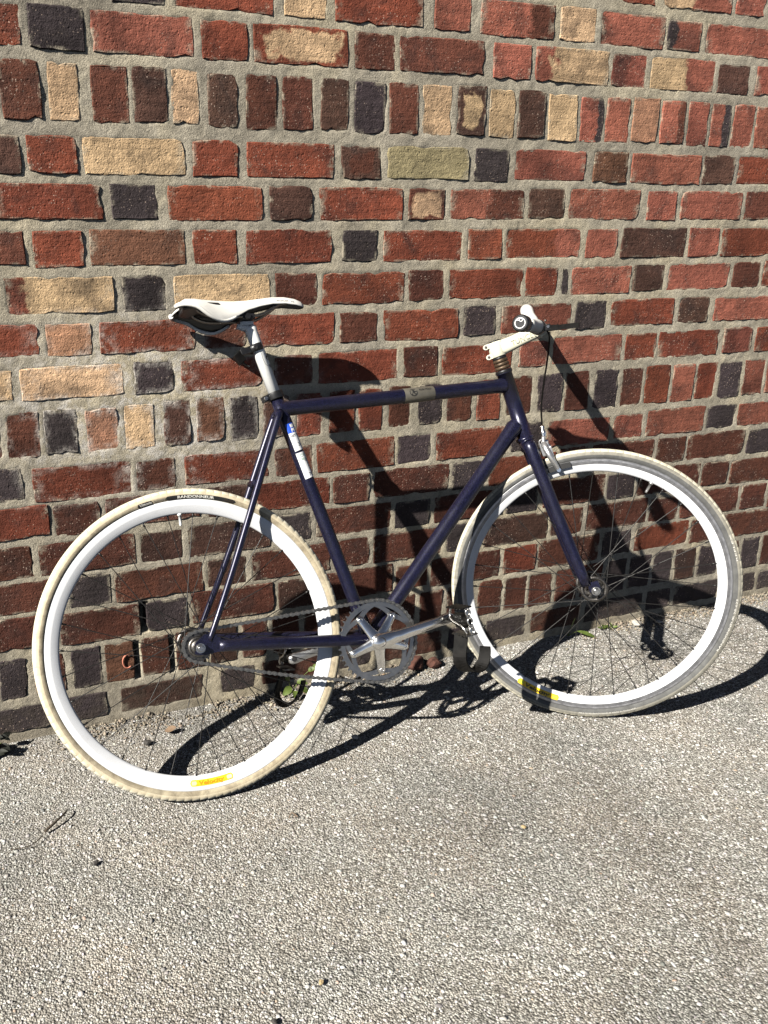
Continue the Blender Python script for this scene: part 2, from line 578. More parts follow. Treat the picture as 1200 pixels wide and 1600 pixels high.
    def ribbon(s, pts, wdir, width, th, mi=0):
        pts = [np.asarray(p, float) for p in pts]
        n = len(pts)
        if not hasattr(wdir[0], '__len__'):
            wdir = [wdir] * n
        if not hasattr(width, '__len__'):
            width = [width] * n
        vs, fs = [], []
        for i in range(n):
            t = pts[min(i + 1, n - 1)] - pts[max(i - 1, 0)]
            t /= np.linalg.norm(t)
            w = np.asarray(wdir[i], float); w = w - t * (w @ t); w /= np.linalg.norm(w)
            nn = np.cross(t, w)
            for sx, sy in ((-1, -1), (1, -1), (1, 1), (-1, 1)):
                vs.append(pts[i] + w * sx * width[i] / 2 + nn * sy * th / 2)
        for i in range(n - 1):
            for k in range(4):
                k2 = (k + 1) % 4
                fs.append([i * 4 + k, i * 4 + k2, (i + 1) * 4 + k2, (i + 1) * 4 + k])
        fs.append([3, 2, 1, 0]); fs.append([(n - 1) * 4 + k for k in range(4)])
        return s.add(vs, fs, mi, False)

    def build(s, name, mats, parent=None, origin=(0, 0, 0)):
        if not hasattr(mats, '__len__'):
            mats = [mats]
        me = bpy.data.meshes.new(name)
        og = np.asarray(origin, float)
        V = np.array(s.v, float) - og
        me.from_pydata([tuple(p) for p in V], [], s.f)
        for m in mats:
            me.materials.append(m)
        me.polygons.foreach_set("material_index", s.mi)
        me.polygons.foreach_set("use_smooth", s.sm)
        me.update()
        bm = bmesh.new(); bm.from_mesh(me)
        bmesh.ops.recalc_face_normals(bm, faces=bm.faces)
        bm.to_mesh(me); bm.free()
        ob = bpy.data.objects.new(name, me)
        col.objects.link(ob)
        if parent is not None:
            ob.parent = parent
        else:
            ob.location = og
        return ob


def empty(name, loc=(0, 0, 0), parent=None):
    o = bpy.data.objects.new(name, None)
    o.empty_display_size = .05
    col.objects.link(o)
    if parent is not None:
        o.parent = parent
    else:
        o.location = loc
    return o

def tag(o, label=None, cat=None, group=None, kind=None):
    if label: o["label"] = label
    if cat: o["category"] = cat
    if group: o["group"] = group
    if kind: o["kind"] = kind
    return o

def smooth_path(pts, n=24):
    """Catmull-Rom through the points"""
    P = [np.asarray(p, float) for p in pts]
    P = [2 * P[0] - P[1]] + P + [2 * P[-1] - P[-2]]
    out = []
    segs = len(P) - 3
    for i in range(n + 1):
        t = i / n * segs
        k = min(int(t), segs - 1)
        u = t - k
        p0, p1, p2, p3 = P[k:k + 4]
        out.append(.5 * ((2 * p1) + (-p0 + p2) * u + (2 * p0 - 5 * p1 + 4 * p2 - p3) * u * u + (-p0 + 3 * p1 - 3 * p2 + p3) * u ** 3))
    return out

def text2d(txt, size, bold=0.0):
    """flat letter triangles: (verts n x 2 centred in y from the baseline, faces), x from 0"""
    cu = bpy.data.curves.new("letters", 'FONT')
    cu.body = txt
    cu.size = size
    cu.offset = bold
    cu.resolution_u = 3
    ob = bpy.data.objects.new("letters", cu)
    col.objects.link(ob)
    dg = bpy.context.evaluated_depsgraph_get()
    me = ob.evaluated_get(dg).to_mesh()
    V = np.array([v.co[:2] for v in me.vertices]).reshape(-1, 2)
    F = [list(p.vertices) for p in me.polygons]
    ob.evaluated_get(dg).to_mesh_clear()
    bpy.data.objects.remove(ob)
    bpy.data.curves.remove(cu)
    return V, F

def value_noise(x, y, seed=0):
    """smooth 2-D value noise for arrays, about -1..1"""
    xi, yi = np.floor(x).astype(np.int64), np.floor(y).astype(np.int64)
    xf, yf = x - xi, y - yi
    def h(a, b):
        q = (a * 374761393 + b * 668265263 + seed * 974711) & 0x7fffffff
        q = ((q ^ (q >> 13)) * 1274126177) & 0x7fffffff
        return ((q ^ (q >> 16)) & 0xffff) / 32767.5 - 1
    u, v = xf * xf * (3 - 2 * xf), yf * yf * (3 - 2 * yf)
    return (h(xi, yi) * (1 - u) + h(xi + 1, yi) * u) * (1 - v) + (h(xi, yi + 1) * (1 - u) + h(xi + 1, yi + 1) * u) * v

def fbm(x, y, seed=0, oct=4):
    s, a = 0, 1
    for o in range(oct):
        s = s + a * value_noise(x * 2 ** o, y * 2 ** o, seed + o * 17)
        a *= .55
    return s

# ------------------------------------------------------------------ pavement
def grid_mesh(name, xs, ys, zf, mat, plane='xy'):
    X, Y = np.meshgrid(xs, ys)
    Z = zf(X, Y)
    if plane == 'xy':
        V = np.stack([X, Y, Z], -1).reshape(-1, 3)
    else:
        V = np.stack([X, Z, Y], -1).reshape(-1, 3)
    nx, ny = len(xs), len(ys)
    i = np.arange(nx * ny).reshape(ny, nx)
    F = np.stack([i[:-1, :-1], i[:-1, 1:], i[1:, 1:], i[1:, :-1]], -1).reshape(-1, 4)
    me = bpy.data.meshes.new(name)
    me.vertices.add(len(V)); me.vertices.foreach_set("co", V.ravel().astype(np.float32))
    me.loops.add(F.size); me.loops.foreach_set("vertex_index", F.ravel().astype(np.int32))
    me.polygons.add(len(F)); me.polygons.foreach_set("loop_start", np.arange(0, F.size, 4, dtype=np.int32))
    me.polygons.foreach_set("loop_total", np.full(len(F), 4, dtype=np.int32))
    me.polygons.foreach_set("use_smooth", np.ones(len(F), bool))
    me.update(calc_edges=True)
    me.materials.append(mat)
    ob = bpy.data.objects.new(name, me)
    col.objects.link(ob)
    return ob

def graded(a, b, step, far_a, far_b, g=1.35):
    core = list(np.arange(a, b + step / 2, step))
    lo, s = [], step
    x = a
    while x > far_a:
        s *= g; x -= s; lo.append(x)
    hi, s = [], step
    x = b
    while x < far_b:
        s *= g; x += s; hi.append(x)
    return np.array(lo[::-1] + core + hi)

gx = graded(-.6, 3.0, .02, -60, 60)
gy = graded(-1.8, .03, .02, -80, .05)
gy = gy[gy <= .06]
def ground_z(X, Y):
    near = np.exp(-((X - 1.2) / 3) ** 2 - ((Y + .8) / 3) ** 2)
    return near * (.0022 * fbm(X * 7, Y * 7, 3)) - .004 + .0
pave = grid_mesh("pavement", gx, gy, ground_z, M_ASPHALT)
tag(pave, kind="structure")

ICO_V = []
_p = (1 + 5 ** .5) / 2
for v in [(-1, _p, 0), (1, _p, 0), (-1, -_p, 0), (1, -_p, 0), (0, -1, _p), (0, 1, _p), (0, -1, -_p), (0, 1, -_p), (_p, 0, -1), (_p, 0, 1), (-_p, 0, -1), (-_p, 0, 1)]:
    ICO_V.append(np.array(v) / math.sqrt(1 + _p * _p))
ICO_V = np.array(ICO_V)
ICO_F = np.array([(0, 11, 5), (0, 5, 1), (0, 1, 7), (0, 7, 10), (0, 10, 11), (1, 5, 9), (5, 11, 4), (11, 10, 2), (10, 7, 6), (7, 1, 8), (3, 9, 4), (3, 4, 2), (3, 2, 6), (3, 6, 8), (3, 8, 9), (4, 9, 5), (2, 4, 11), (6, 2, 10), (8, 6, 7), (9, 8, 1)])

def stones(name, pos, size, tone, mat, flat=.6, seed=1):
    """many small angular stones as one mesh; tone is n x 3"""
    g = np.random.default_rng(seed)
    n = len(pos)
    ang = g.uniform(0, 2 * math.pi, n)
    sc = np.stack([size * g.uniform(.75, 1.35, n), size * g.uniform(.7, 1.1, n), size * flat * g.uniform(.7, 1.2, n)], -1)
    V = np.repeat(ICO_V[None], n, 0) * g.uniform(.72, 1.18, (n, 12, 1))
    V = V * sc[:, None]
    ti = g.normal(0, .35, n)
    cy, sy = np.cos(ti)[:, None], np.sin(ti)[:, None]
    y, z = V[..., 1].copy(), V[..., 2].copy()
    V[..., 1], V[..., 2] = y * cy - z * sy, y * sy + z * cy
    c, s_ = np.cos(ang)[:, None], np.sin(ang)[:, None]
    x, y = V[..., 0].copy(), V[..., 1].copy()
    V[..., 0], V[..., 1] = x * c - y * s_, x * s_ + y * c
    V += pos[:, None]
    F = (ICO_F[None] + (np.arange(n) * 12)[:, None, None]).reshape(-1, 3)
    me = bpy.data.meshes.new(name)
    me.vertices.add(n * 12); me.vertices.foreach_set("co", V.reshape(-1).astype(np.float32))
    me.loops.add(F.size); me.loops.foreach_set("vertex_index", F.ravel().astype(np.int32))
    me.polygons.add(len(F)); me.polygons.foreach_set("loop_start", np.arange(0, F.size, 3, dtype=np.int32))
    me.polygons.foreach_set("loop_total", np.full(len(F), 3, dtype=np.int32))
    me.update(calc_edges=True)
    at = me.attributes.new("tone", 'FLOAT_COLOR', 'POINT')
    cc = np.concatenate([np.repeat(tone, 12, 0), np.ones((n * 12, 1))], 1)
    at.data.foreach_set("color", cc.ravel().astype(np.float32))
    me.materials.append(mat)
    ob = bpy.data.objects.new(name, me)
    col.objects.link(ob)
    return ob

def inside(P, poly):
    r = np.zeros(len(P), bool)
    j = len(poly) - 1
    for i in range(len(poly)):
        xi, yi = poly[i]; xj, yj = poly[j]
        cnd = ((yi > P[:, 1]) != (yj > P[:, 1])) & (P[:, 0] < (xj - xi) * (P[:, 1] - yi) / (yj - yi + 1e-12) + xi)
        r ^= cnd
        j = i
    return r

AREA = [(-.45, .0), (2.85, .0), (2.85, -.35), (1.35, -1.5), (-.2, -1.3), (-.45, -.6)]
def scatter(n, seed):
    g = np.random.default_rng(seed)
    P = np.stack([g.uniform(-.45, 2.85, n), g.uniform(-1.5, .0, n)], -1)
    return P[inside(P, AREA)]
def stone_tone(n, seed):
    g = np.random.default_rng(seed)
    k = g.beta(2.0, 1.8, n)
    base = .26 + .36 * k
    t = np.stack([base * 1.0, base * .965, base * .90], -1)
    t *= 1 + g.normal(0, .022, (n, 3))
    dk = g.random(n) < .05
    t[dk] *= .5
    br = g.random(n) < .02
    t[br] = t[br] * .5 + np.array([.16, .09, .04])
    return np.clip(t, .02, .8)
P = scatter(135000, 5)
sz = np.clip(nrg.lognormal(math.log(.0017), .45, len(P)), .0009, .0058)
zz = ground_z(P[:, 0], P[:, 1]) + sz * .02
gravel = stones("asphalt_aggregate", np.c_[P, zz], sz, stone_tone(len(P), 3), M_STONE, .42, 2)
tag(gravel, "pale angular stone chips set in the worn asphalt", "aggregate", kind="stuff")

# loose sandy rubble swept against the foot of the wall
n_ = 9000
rx = nrg.uniform(-.4, 2.8, n_)
ry = -np.abs(nrg.normal(0, .036, n_)) - .002
keep = fbm(rx * 3, ry * 3, 9) > -.35
rx, ry = rx[keep], ry[keep]
rs = np.clip(nrg.lognormal(math.log(.0016), .55, len(rx)), .0009, .0065)
tn = stone_tone(len(rx), 8) * np.array([.66, .58, .47])
rub = stones("wall_base_rubble", np.c_[rx, ry, ground_z(rx, ry) + rs * .5 + .006 * np.exp(ry / .02)], rs, tn, M_STONE, .75, 4)
tag(rub, "loose sandy rubble and grit along the foot of the wall", "rubble", kind="stuff")

# ------------------------------------------------------------------ brick wall
BRICKS = """
0 1.600 1.699 1.698 1.767 R
0 1.728 1.949 1.698 1.767 T rS+0.00
0 1.964 2.064 1.698 1.767 S
A 0.341 0.448 1.607 1.676 K
A 0.471 0.685 1.607 1.676 R
A 0.711 0.808 1.607 1.676 T
A 0.830 1.047 1.607 1.676 R
A 1.077 1.171 1.607 1.676 S
A 1.199 1.405 1.606 1.677 S rD+0.30
A 1.423 1.526 1.607 1.679 T
A 1.543 1.741 1.604 1.677 S bD+0.90
A 1.752 1.859 1.606 1.672 S lK-0.50
A 1.881 2.127 1.606 1.673 S
B 0.053 0.160 1.518 1.589 R
B 0.174 0.282 1.516 1.592 K
B 0.296 0.506 1.516 1.590 S
B 0.524 0.626 1.515 1.588 R
B 0.639 0.860 1.516 1.590 T bR+0.72
B 0.878 0.977 1.517 1.590 D
B 0.991 1.214 1.519 1.590 D
B 1.240 1.345 1.516 1.591 S
B 1.360 1.578 1.515 1.590 T lS-0.50
B 1.588 1.696 1.516 1.589 S
B 1.713 1.922 1.515 1.589 T rS+0.15
B 1.936 2.044 1.515 1.584 B
B 2.071 2.329 1.517 1.586 S
C 0.109 0.186 1.387 1.493 D
C 0.202 0.261 1.390 1.494 T
C 0.287 0.362 1.389 1.493 D
C 0.372 0.444 1.391 1.495 B
C 0.454 0.512 1.391 1.495 T
C 0.533 0.599 1.386 1.489 B
C 0.619 0.690 1.386 1.493 D
C 0.704 0.775 1.388 1.494 D
C 0.796 0.863 1.390 1.495 B
C 0.879 0.956 1.387 1.492 K
C 0.967 1.042 1.388 1.493 D
C 1.054 1.132 1.389 1.494 T
C 1.149 1.226 1.391 1.497 T bB+0.62
C 1.238 1.309 1.389 1.494 T
C 1.320 1.398 1.389 1.494 B
C 1.410 1.494 1.387 1.491 T
C 1.505 1.576 1.386 1.488 S rK+0.50
C 1.586 1.658 1.387 1.489 S
C 1.670 1.752 1.392 1.494 P
C 1.764 1.842 1.390 1.491 S rD+0.40
C 1.854 1.922 1.386 1.492 S
C 1.934 2.000 1.387 1.490 S rK+0.20
C 2.011 2.083 1.387 1.491 S
C 2.094 2.175 1.387 1.490 S
D 0.010 0.134 1.286 1.359 B
D 0.148 0.247 1.290 1.361 R
D 0.260 0.475 1.290 1.361 T
D 0.494 0.596 1.289 1.361 R
D 0.617 0.827 1.289 1.361 R
D 0.847 0.947 1.289 1.360 D bB+0.60
D 0.964 1.187 1.292 1.362 O
D 1.205 1.301 1.289 1.363 K
D 1.322 1.534 1.294 1.364 S
D 1.561 1.670 1.292 1.365 N
D 1.683 1.919 1.292 1.364 S
D 1.930 2.039 1.292 1.364 B
D 2.055 2.313 1.295 1.366 R
E 0.072 0.291 1.201 1.269 R
E 0.310 0.408 1.202 1.271 K
E 0.434 0.651 1.200 1.270 R
E 0.669 0.773 1.200 1.273 B
E 0.792 1.008 1.199 1.270 R
E 1.025 1.124 1.201 1.271 T bD+0.75
E 1.142 1.355 1.203 1.271 S rD+0.00
E 1.370 1.479 1.205 1.275 B
E 1.495 1.722 1.202 1.275 S
E 1.751 1.850 1.200 1.272 S
E 1.868 2.086 1.202 1.273 S
E 2.100 2.223 1.203 1.276 D
F 0.017 0.122 1.113 1.179 D
F 0.140 0.243 1.107 1.179 R
F 0.258 0.467 1.109 1.181 N
F 0.485 0.587 1.108 1.180 R
F 0.610 0.822 1.106 1.178 R
F 0.851 0.941 1.109 1.178 K
F 0.960 1.179 1.106 1.177 R
F 1.197 1.297 1.108 1.180 R
F 1.311 1.539 1.109 1.179 R rS+0.30
F 1.560 1.661 1.106 1.178 S
F 1.678 1.899 1.106 1.181 B
F 1.913 2.021 1.105 1.180 S
F 2.032 2.271 1.105 1.180 R
G -0.026 0.056 1.015 1.089 T
G 0.072 0.301 1.013 1.087 T lR-0.65
G 0.320 0.416 1.011 1.086 K
G 0.436 0.664 1.019 1.084 T
G 0.679 0.784 1.012 1.084 D
G 0.799 1.018 1.011 1.083 R
G 1.032 1.132 1.013 1.085 D
G 1.147 1.368 1.013 1.084 R
G 1.378 1.476 1.013 1.086 R
G 1.494 1.512 1.015 1.082 K
G 1.523 1.720 1.013 1.083 S
G 1.731 1.837 1.018 1.087 B
G 1.855 2.078 1.017 1.086 S
G 2.092 2.196 1.017 1.087 D
G 2.211 2.465 1.018 1.090 R
H -0.064 0.130 0.927 0.993 R
H 0.146 0.244 0.922 0.990 P
H 0.262 0.480 0.921 0.990 R
H 0.499 0.604 0.919 0.989 D
H 0.620 0.829 0.920 0.992 R
H 0.844 0.946 0.919 0.990 D
H 0.965 1.179 0.917 0.991 R
H 1.196 1.293 0.919 0.994 K
H 1.311 1.532 0.920 0.991 S
H 1.549 1.648 0.921 0.994 K
H 1.668 1.888 0.925 0.994 R
H 1.911 2.018 0.924 0.995 B
H 2.041 2.290 0.924 0.991 S
I -0.019 0.064 0.834 0.898 T
I 0.082 0.306 0.829 0.899 T
I 0.332 0.423 0.827 0.900 K
I 0.443 0.641 0.827 0.898 R
I 0.672 0.771 0.826 0.895 D
I 0.787 1.008 0.822 0.898 R
I 1.024 1.123 0.823 0.899 D
I 1.137 1.351 0.821 0.895 R
I 1.375 1.467 0.830 0.897 S
I 1.483 1.716 0.830 0.903 S
I 1.732 1.840 0.829 0.901 R
I 1.851 2.074 0.828 0.902 R
I 2.096 2.205 0.831 0.903 S
I 2.224 2.461 0.828 0.900 R
J -0.033 0.026 0.707 0.807 D
J 0.040 0.111 0.703 0.806 D
J 0.123 0.194 0.704 0.805 K
J 0.214 0.287 0.702 0.801 P
J 0.302 0.371 0.702 0.804 T
J 0.395 0.458 0.703 0.808 B
J 0.473 0.542 0.705 0.807 N
J 0.558 0.627 0.699 0.804 K
J 0.642 0.711 0.698 0.802 B
J 0.728 0.798 0.695 0.802 R
J 0.818 0.887 0.698 0.801 R
J 0.900 0.965 0.693 0.800 R
J 0.983 1.047 0.698 0.801 D
J 1.072 1.141 0.697 0.801 K
J 1.160 1.233 0.698 0.799 D
J 1.251 1.322 0.694 0.801 R
J 1.346 1.425 0.701 0.805 D
J 1.444 1.526 0.702 0.806 K
J 1.538 1.618 0.700 0.807 D
J 1.638 1.717 0.698 0.806 K
J 1.733 1.808 0.696 0.804 D
J 1.819 1.907 0.697 0.807 R
J 1.919 2.001 0.696 0.805 S
J 2.012 2.088 0.699 0.805 R
J 2.098 2.187 0.696 0.803 K
J 2.200 2.281 0.697 0.804 S
J 2.294 2.385 0.699 0.806 S
K -0.068 0.064 0.607 0.682 K
K 0.084 0.308 0.597 0.676 R
K 0.321 0.414 0.599 0.672 D
K 0.438 0.653 0.601 0.674 R
K 0.670 0.770 0.598 0.672 D
K 0.784 1.004 0.597 0.673 R
K 1.015 1.113 0.597 0.672 K
K 1.131 1.350 0.595 0.672 R
K 1.371 1.469 0.596 0.675 K
K 1.488 1.706 0.599 0.674 S
K 1.720 1.828 0.601 0.671 S
K 1.844 2.064 0.600 0.676 S
K 2.079 2.187 0.604 0.674 K
K 2.201 2.464 0.602 0.672 S
L -0.094 0.111 0.517 0.591 R
L 0.122 0.227 0.511 0.586 D
L 0.243 0.470 0.518 0.588 D
L 0.491 0.601 0.513 0.588 B
L 0.620 0.818 0.513 0.584 R
L 0.829 0.933 0.507 0.582 D
L 0.948 1.173 0.509 0.584 D
L 1.186 1.284 0.507 0.582 K
L 1.303 1.527 0.506 0.584 R
L 1.541 1.639 0.515 0.590 D
L 1.655 1.880 0.514 0.591 D
L 1.897 2.003 0.512 0.589 D
L 2.014 2.243 0.510 0.589 D
L 2.260 2.381 0.508 0.583 K
M -0.037 0.063 0.421 0.497 D
M 0.079 0.304 0.419 0.497 D
M 0.317 0.421 0.418 0.493 B
M 0.436 0.652 0.416 0.495 B
M 0.666 0.766 0.424 0.495 K
M 0.782 0.999 0.423 0.496 D
M 1.013 1.118 0.420 0.491 K
M 1.134 1.354 0.418 0.492 D
M 1.371 1.474 0.418 0.493 K
M 1.496 1.713 0.420 0.499 D
M 1.724 1.822 0.420 0.494 K
M 1.839 2.078 0.417 0.499 D
M 2.091 2.196 0.421 0.495 D
M 2.210 2.454 0.415 0.491 D
N -0.076 0.126 0.334 0.410 D
N 0.139 0.237 0.327 0.404 K
N 0.249 0.469 0.323 0.402 D
N 0.483 0.585 0.328 0.400 B
N 0.603 0.819 0.328 0.404 D
N 0.834 0.936 0.330 0.406 D
N 0.950 1.161 0.327 0.406 D
N 1.179 1.286 0.327 0.404 K
N 1.303 1.519 0.324 0.406 B
N 1.533 1.643 0.327 0.405 D
N 1.660 1.887 0.327 0.408 D
N 1.898 2.010 0.324 0.401 D
N 2.022 2.259 0.323 0.404 D
N 2.273 2.379 0.323 0.402 D
N 2.394 2.654 0.318 0.398 D
O -0.130 0.096 0.241 0.322 D
O 0.109 0.301 0.231 0.314 D
O 0.320 0.423 0.234 0.311 K
O 0.438 0.659 0.235 0.318 D
O 0.673 0.770 0.234 0.312 B
O 0.783 1.009 0.236 0.316 D
O 1.023 1.120 0.235 0.307 D
O 1.133 1.358 0.230 0.312 D
O 1.374 1.486 0.231 0.311 R
O 1.497 1.715 0.229 0.315 D
O 1.731 1.837 0.234 0.314 K
O 1.854 2.067 0.235 0.313 R
O 2.079 2.194 0.231 0.310 D
O 2.210 2.469 0.231 0.311 D
P -0.118 -0.057 0.112 0.217 D
P -0.045 0.019 0.112 0.217 K
P 0.035 0.109 0.112 0.217 D
P 0.126 0.197 0.112 0.217 K
P 0.209 0.280 0.112 0.217 N
P 0.300 0.371 0.112 0.217 D
P 0.390 0.463 0.112 0.217 D
P 0.480 0.552 0.112 0.217 B
P 0.568 0.638 0.112 0.217 D
P 0.655 0.729 0.112 0.217 D
P 0.745 0.817 0.112 0.217 D
P 0.833 0.907 0.112 0.217 D
P 0.922 0.994 0.112 0.217 D
P 1.010 1.084 0.112 0.217 D
P 1.100 1.172 0.112 0.217 D
P 1.191 1.268 0.112 0.217 D
P 1.294 1.374 0.112 0.217 D
P 1.385 1.462 0.112 0.217 D
P 1.473 1.554 0.112 0.217 D
P 1.568 1.649 0.112 0.217 D
P 1.664 1.741 0.112 0.217 D
P 1.756 1.833 0.112 0.217 K
P 1.848 1.930 0.112 0.217 K
P 1.943 2.019 0.112 0.217 K
P 2.032 2.117 0.112 0.217 B
P 2.131 2.213 0.112 0.217 K
P 2.226 2.302 0.112 0.217 D
P 2.319 2.390 0.112 0.217 K
P 2.407 2.483 0.112 0.217 D
Q -0.190 0.064 0.022 0.088 K
Q 0.082 0.202 0.022 0.088 K
Q 0.239 0.454 0.022 0.088 B
Q 0.504 0.599 0.022 0.088 K
Q 0.621 0.829 0.022 0.088 D
Q 0.849 0.948 0.022 0.088 K
Q 0.969 1.177 0.022 0.088 D
Q 1.199 1.308 0.022 0.088 K
Q 1.331 1.467 0.022 0.088 K
Q 1.491 1.670 0.022 0.088 D
Q 1.692 1.916 0.022 0.088 K
Q 1.935 2.032 0.022 0.088 K
Q 2.048 2.237 0.022 0.088 K
Q 2.254 2.317 0.022 0.088 K
Q 2.337 2.400 0.022 0.088 K
Q 2.415 2.612 0.022 0.088 K
"""
TONE = dict(R=(.205, .056, .030), S=(.285, .095, .062), D=(.118, .042, .026), N=(.150, .068, .040), B=(.086, .043, .030),
            K=(.046, .035, .036), T=(.56, .38, .22), O=(.34, .275, .155), P=(.44, .225, .135))
TONE_ROW = dict(G=.95, H=.92, I=.88, J=.82, K=.74, L=.70, M=.70, N=.70, O=.68, P=.62, Q=.6)   # the lower courses were laid with darker bricks
wall = empty("brick_wall", (1.2, 0, 0))
tag(wall, "old brick wall of red, tan and black bricks in pale mortar", "wall")

def outline(w, h, seed, rough=1.0):
    """rough rectangle outline, counter-clockwise, centred"""
    g = random.Random(seed)
    nl, ns = max(5, int(w / .019)), max(4, int(h / .019))
    pts = []
    hw, hh = w / 2, h / 2
    cut = [g.uniform(.0008, .003) if g.random() < .93 else g.uniform(.004, .009) for _ in range(4)]
    for i in range(nl + 1):
        t = i / nl
        pts.append([-hw + w * t, -hh, 0, -1])
    for i in range(1, ns):
        pts.append([hw, -hh + h * i / ns, 1, 0])
    for i in range(nl + 1):
        pts.append([hw - w * i / nl, hh, 0, 1])
    for i in range(1, ns):
        pts.append([-hw, hh - h * i / ns, -1, 0])
    ph = g.uniform(0, 99)
    out = []
    skew = g.uniform(-.003, .003)
    bow = g.uniform(-.0015, .0015)
    for k, (x, y, nx_, ny_) in enumerate(pts):
        d = rough * (g.gauss(0, .0005) + .0003 * math.sin(k * .9 + ph))
        if g.random() < .06:
            d -= g.uniform(.0018, .0065)
        d = max(min(d, .0026), -.008)
        x += nx_ * d + skew * y / hh * .5
        y += ny_ * d + bow * (1 - (x / hw) ** 2)
        # round the corners
        for (cx, cy), cr in zip(((-hw, -hh), (hw, -hh), (hw, hh), (-hw, hh)), cut):
            dd = math.hypot(x - cx, y - cy)
            if dd < cr * 2.2:
                f = (1 - dd / (cr * 2.2)) * cr * .75
                x -= math.copysign(f, cx); y -= math.copysign(f, cy)
        out.append((x, y))
    return out

def brick_shape(w, h, seed, depth=.055):
    """vertices and faces of one worn brick face block; local x along the wall, -y out of it, z up"""
    g = random.Random(seed * 3 + 1)
    o = outline(w, h, seed)
    n = len(o)
    V = []
    for x, z in o:
        V.append((x, depth, z))
    for x, z in o:
        V.append((x, .0016 + g.uniform(-.0004, .0006), z))
    ins = .0018
    tx, tz = g.gauss(0, .005), g.gauss(0, .009)
    for x, z in o:
        d = math.hypot(x, z)
        k = ins + g.uniform(-.0008, .0012)
        xi = x - math.copysign(min(k, abs(x)), x) * (1 if abs(x) > w / 2 - .012 else .15)
        zi = z - math.copysign(min(k, abs(z)), z) * (1 if abs(z) > h / 2 - .012 else .15)
        V.append((xi, g.uniform(-.0005, .0007) + xi * tx + zi * tz, zi))
    F = []
    for r in range(2):
        for k in range(n):
            k2 = (k + 1) % n
            F.append((r * n + k, r * n + k2, (r + 1) * n + k2, (r + 1) * n + k))
    F.append(tuple(2 * n + k for k in range(n)))
    return V, F

brick_n = 0
rows = {}
for ln in BRICKS.strip().split('\n'):
    q = ln.split()
    row, x0, x1, z0, z1, c = q[0], float(q[1]), float(q[2]), float(q[3]), float(q[4]), q[5]
    rows.setdefault(row, []).append((x0, x1, z0, z1))
    x0 -= .0008; x1 += .0008; z0 -= .0008; z1 += .0008
    w, h = x1 - x0, z1 - z0
    brick_n += 1
    V, F = brick_shape(w, h, brick_n)
    me = bpy.data.meshes.new("brick")
    me.from_pydata(V, [], F)
    me.polygons.foreach_set("use_smooth", [False] * len(F))
    me.materials.append(M_BRICK)
    me.update()
    ob = bpy.data.objects.new("brick", me)
    col.objects.link(ob)
    ob.parent = wall
    ob.location = ((x0 + x1) / 2 - 1.2, rng.uniform(-.0012, .0004), (z0 + z1) / 2)
    ob.rotation_euler = (0, rng.gauss(0, .004), 0)
    j = [max(.75, min(1.25, rng.gauss(1, .09))) for _ in range(2)]
    t = tuple(q_ * TONE_ROW.get(row, 1.0) for q_ in TONE[c]) if c in 'RSDNB' else TONE[c]
    ob.color = (t[0] * j[0], t[1] * j[0] * (.96 + .08 * rng.random()), t[2] * j[0], 1)
    ob["half"] = [w / 2, h / 2, 0.0]
    ob["split"] = [1.0, 0.0, 0.0]
    ob["second"] = [0.0, 0.0, 0.0]
    if len(q) > 6:
        md, c2, spv = q[6][0], q[6][1], float(q[6][2:])
        s_ = {'l': -1.0, 'r': 1.0, 'b': 1.0}[md]
        ob["split"] = [s_, spv if md != 'l' else -spv, 1.0 if md == 'b' else 0.0]
        ob["second"] = list(TONE[c2])
        ob["half"] = [w / 2, h / 2, 1.0]

# the wall goes on past both sides and above: one mesh of the same bricks
far = MB(); far_t = []
names_ = list(rows)
zrow = {r: (np.mean([b[2] for b in rows[r]]), np.mean([b[3] for b in rows[r]])) for r in rows}
def far_row(z0, z1, xa, xb, tall, sd, left=False):
    g = random.Random(sd)
    x = xa
    k = g.randrange(2)
    while x < xb:
        w = .072 if tall else (.262 if k % 2 else .124)
        k += 1
        if x + w > xb + .06:
            break
        V, F = brick_shape(w, z1 - z0, g.randrange(99999))
        oy = g.uniform(-.0028, .0008)
        far.add([(vx + x + w / 2, vy + oy, vz + (z0 + z1) / 2) for vx, vy, vz in V], F, 0, False)
        t = TONE[g.choices('RSDNBKTP', (6, 5, 5, 2, 3, 3, 2, 1))[0]]
        far_t.extend([t] * len(V))
        x += w + .018
for i_, r in enumerate(names_):
    tall = r in 'CJP'
    b = rows[r]
    far_row(zrow[r][0], zrow[r][1], -1.9, min(q[0] for q in b) - .085, tall, 100 + i_)
    far_row(zrow[r][0], zrow[r][1], max(q[1] for q in b) + .016, 4.6, tall, 200 + i_)
ztop = zrow['0'][1] + .022
for k in range(9):
    tall = k % 7 == 4
    hh_ = .105 if tall else .07
    far_row(ztop, ztop + hh_, -1.9 + .04 * (k % 3), 4.6, tall, 300 + k)
    ztop += hh_ + .022
fo = far.build("brick", M_BRICK_FAR, wall, (1.2, 0, 0))
fo["kind"] = "stuff"
at = fo.data.attributes.new("tone", 'FLOAT_COLOR', 'POINT')
at.data.foreach_set("color", np.concatenate([np.array(far_t), np.ones((len(far_t), 1))], 1).ravel().astype(np.float32))

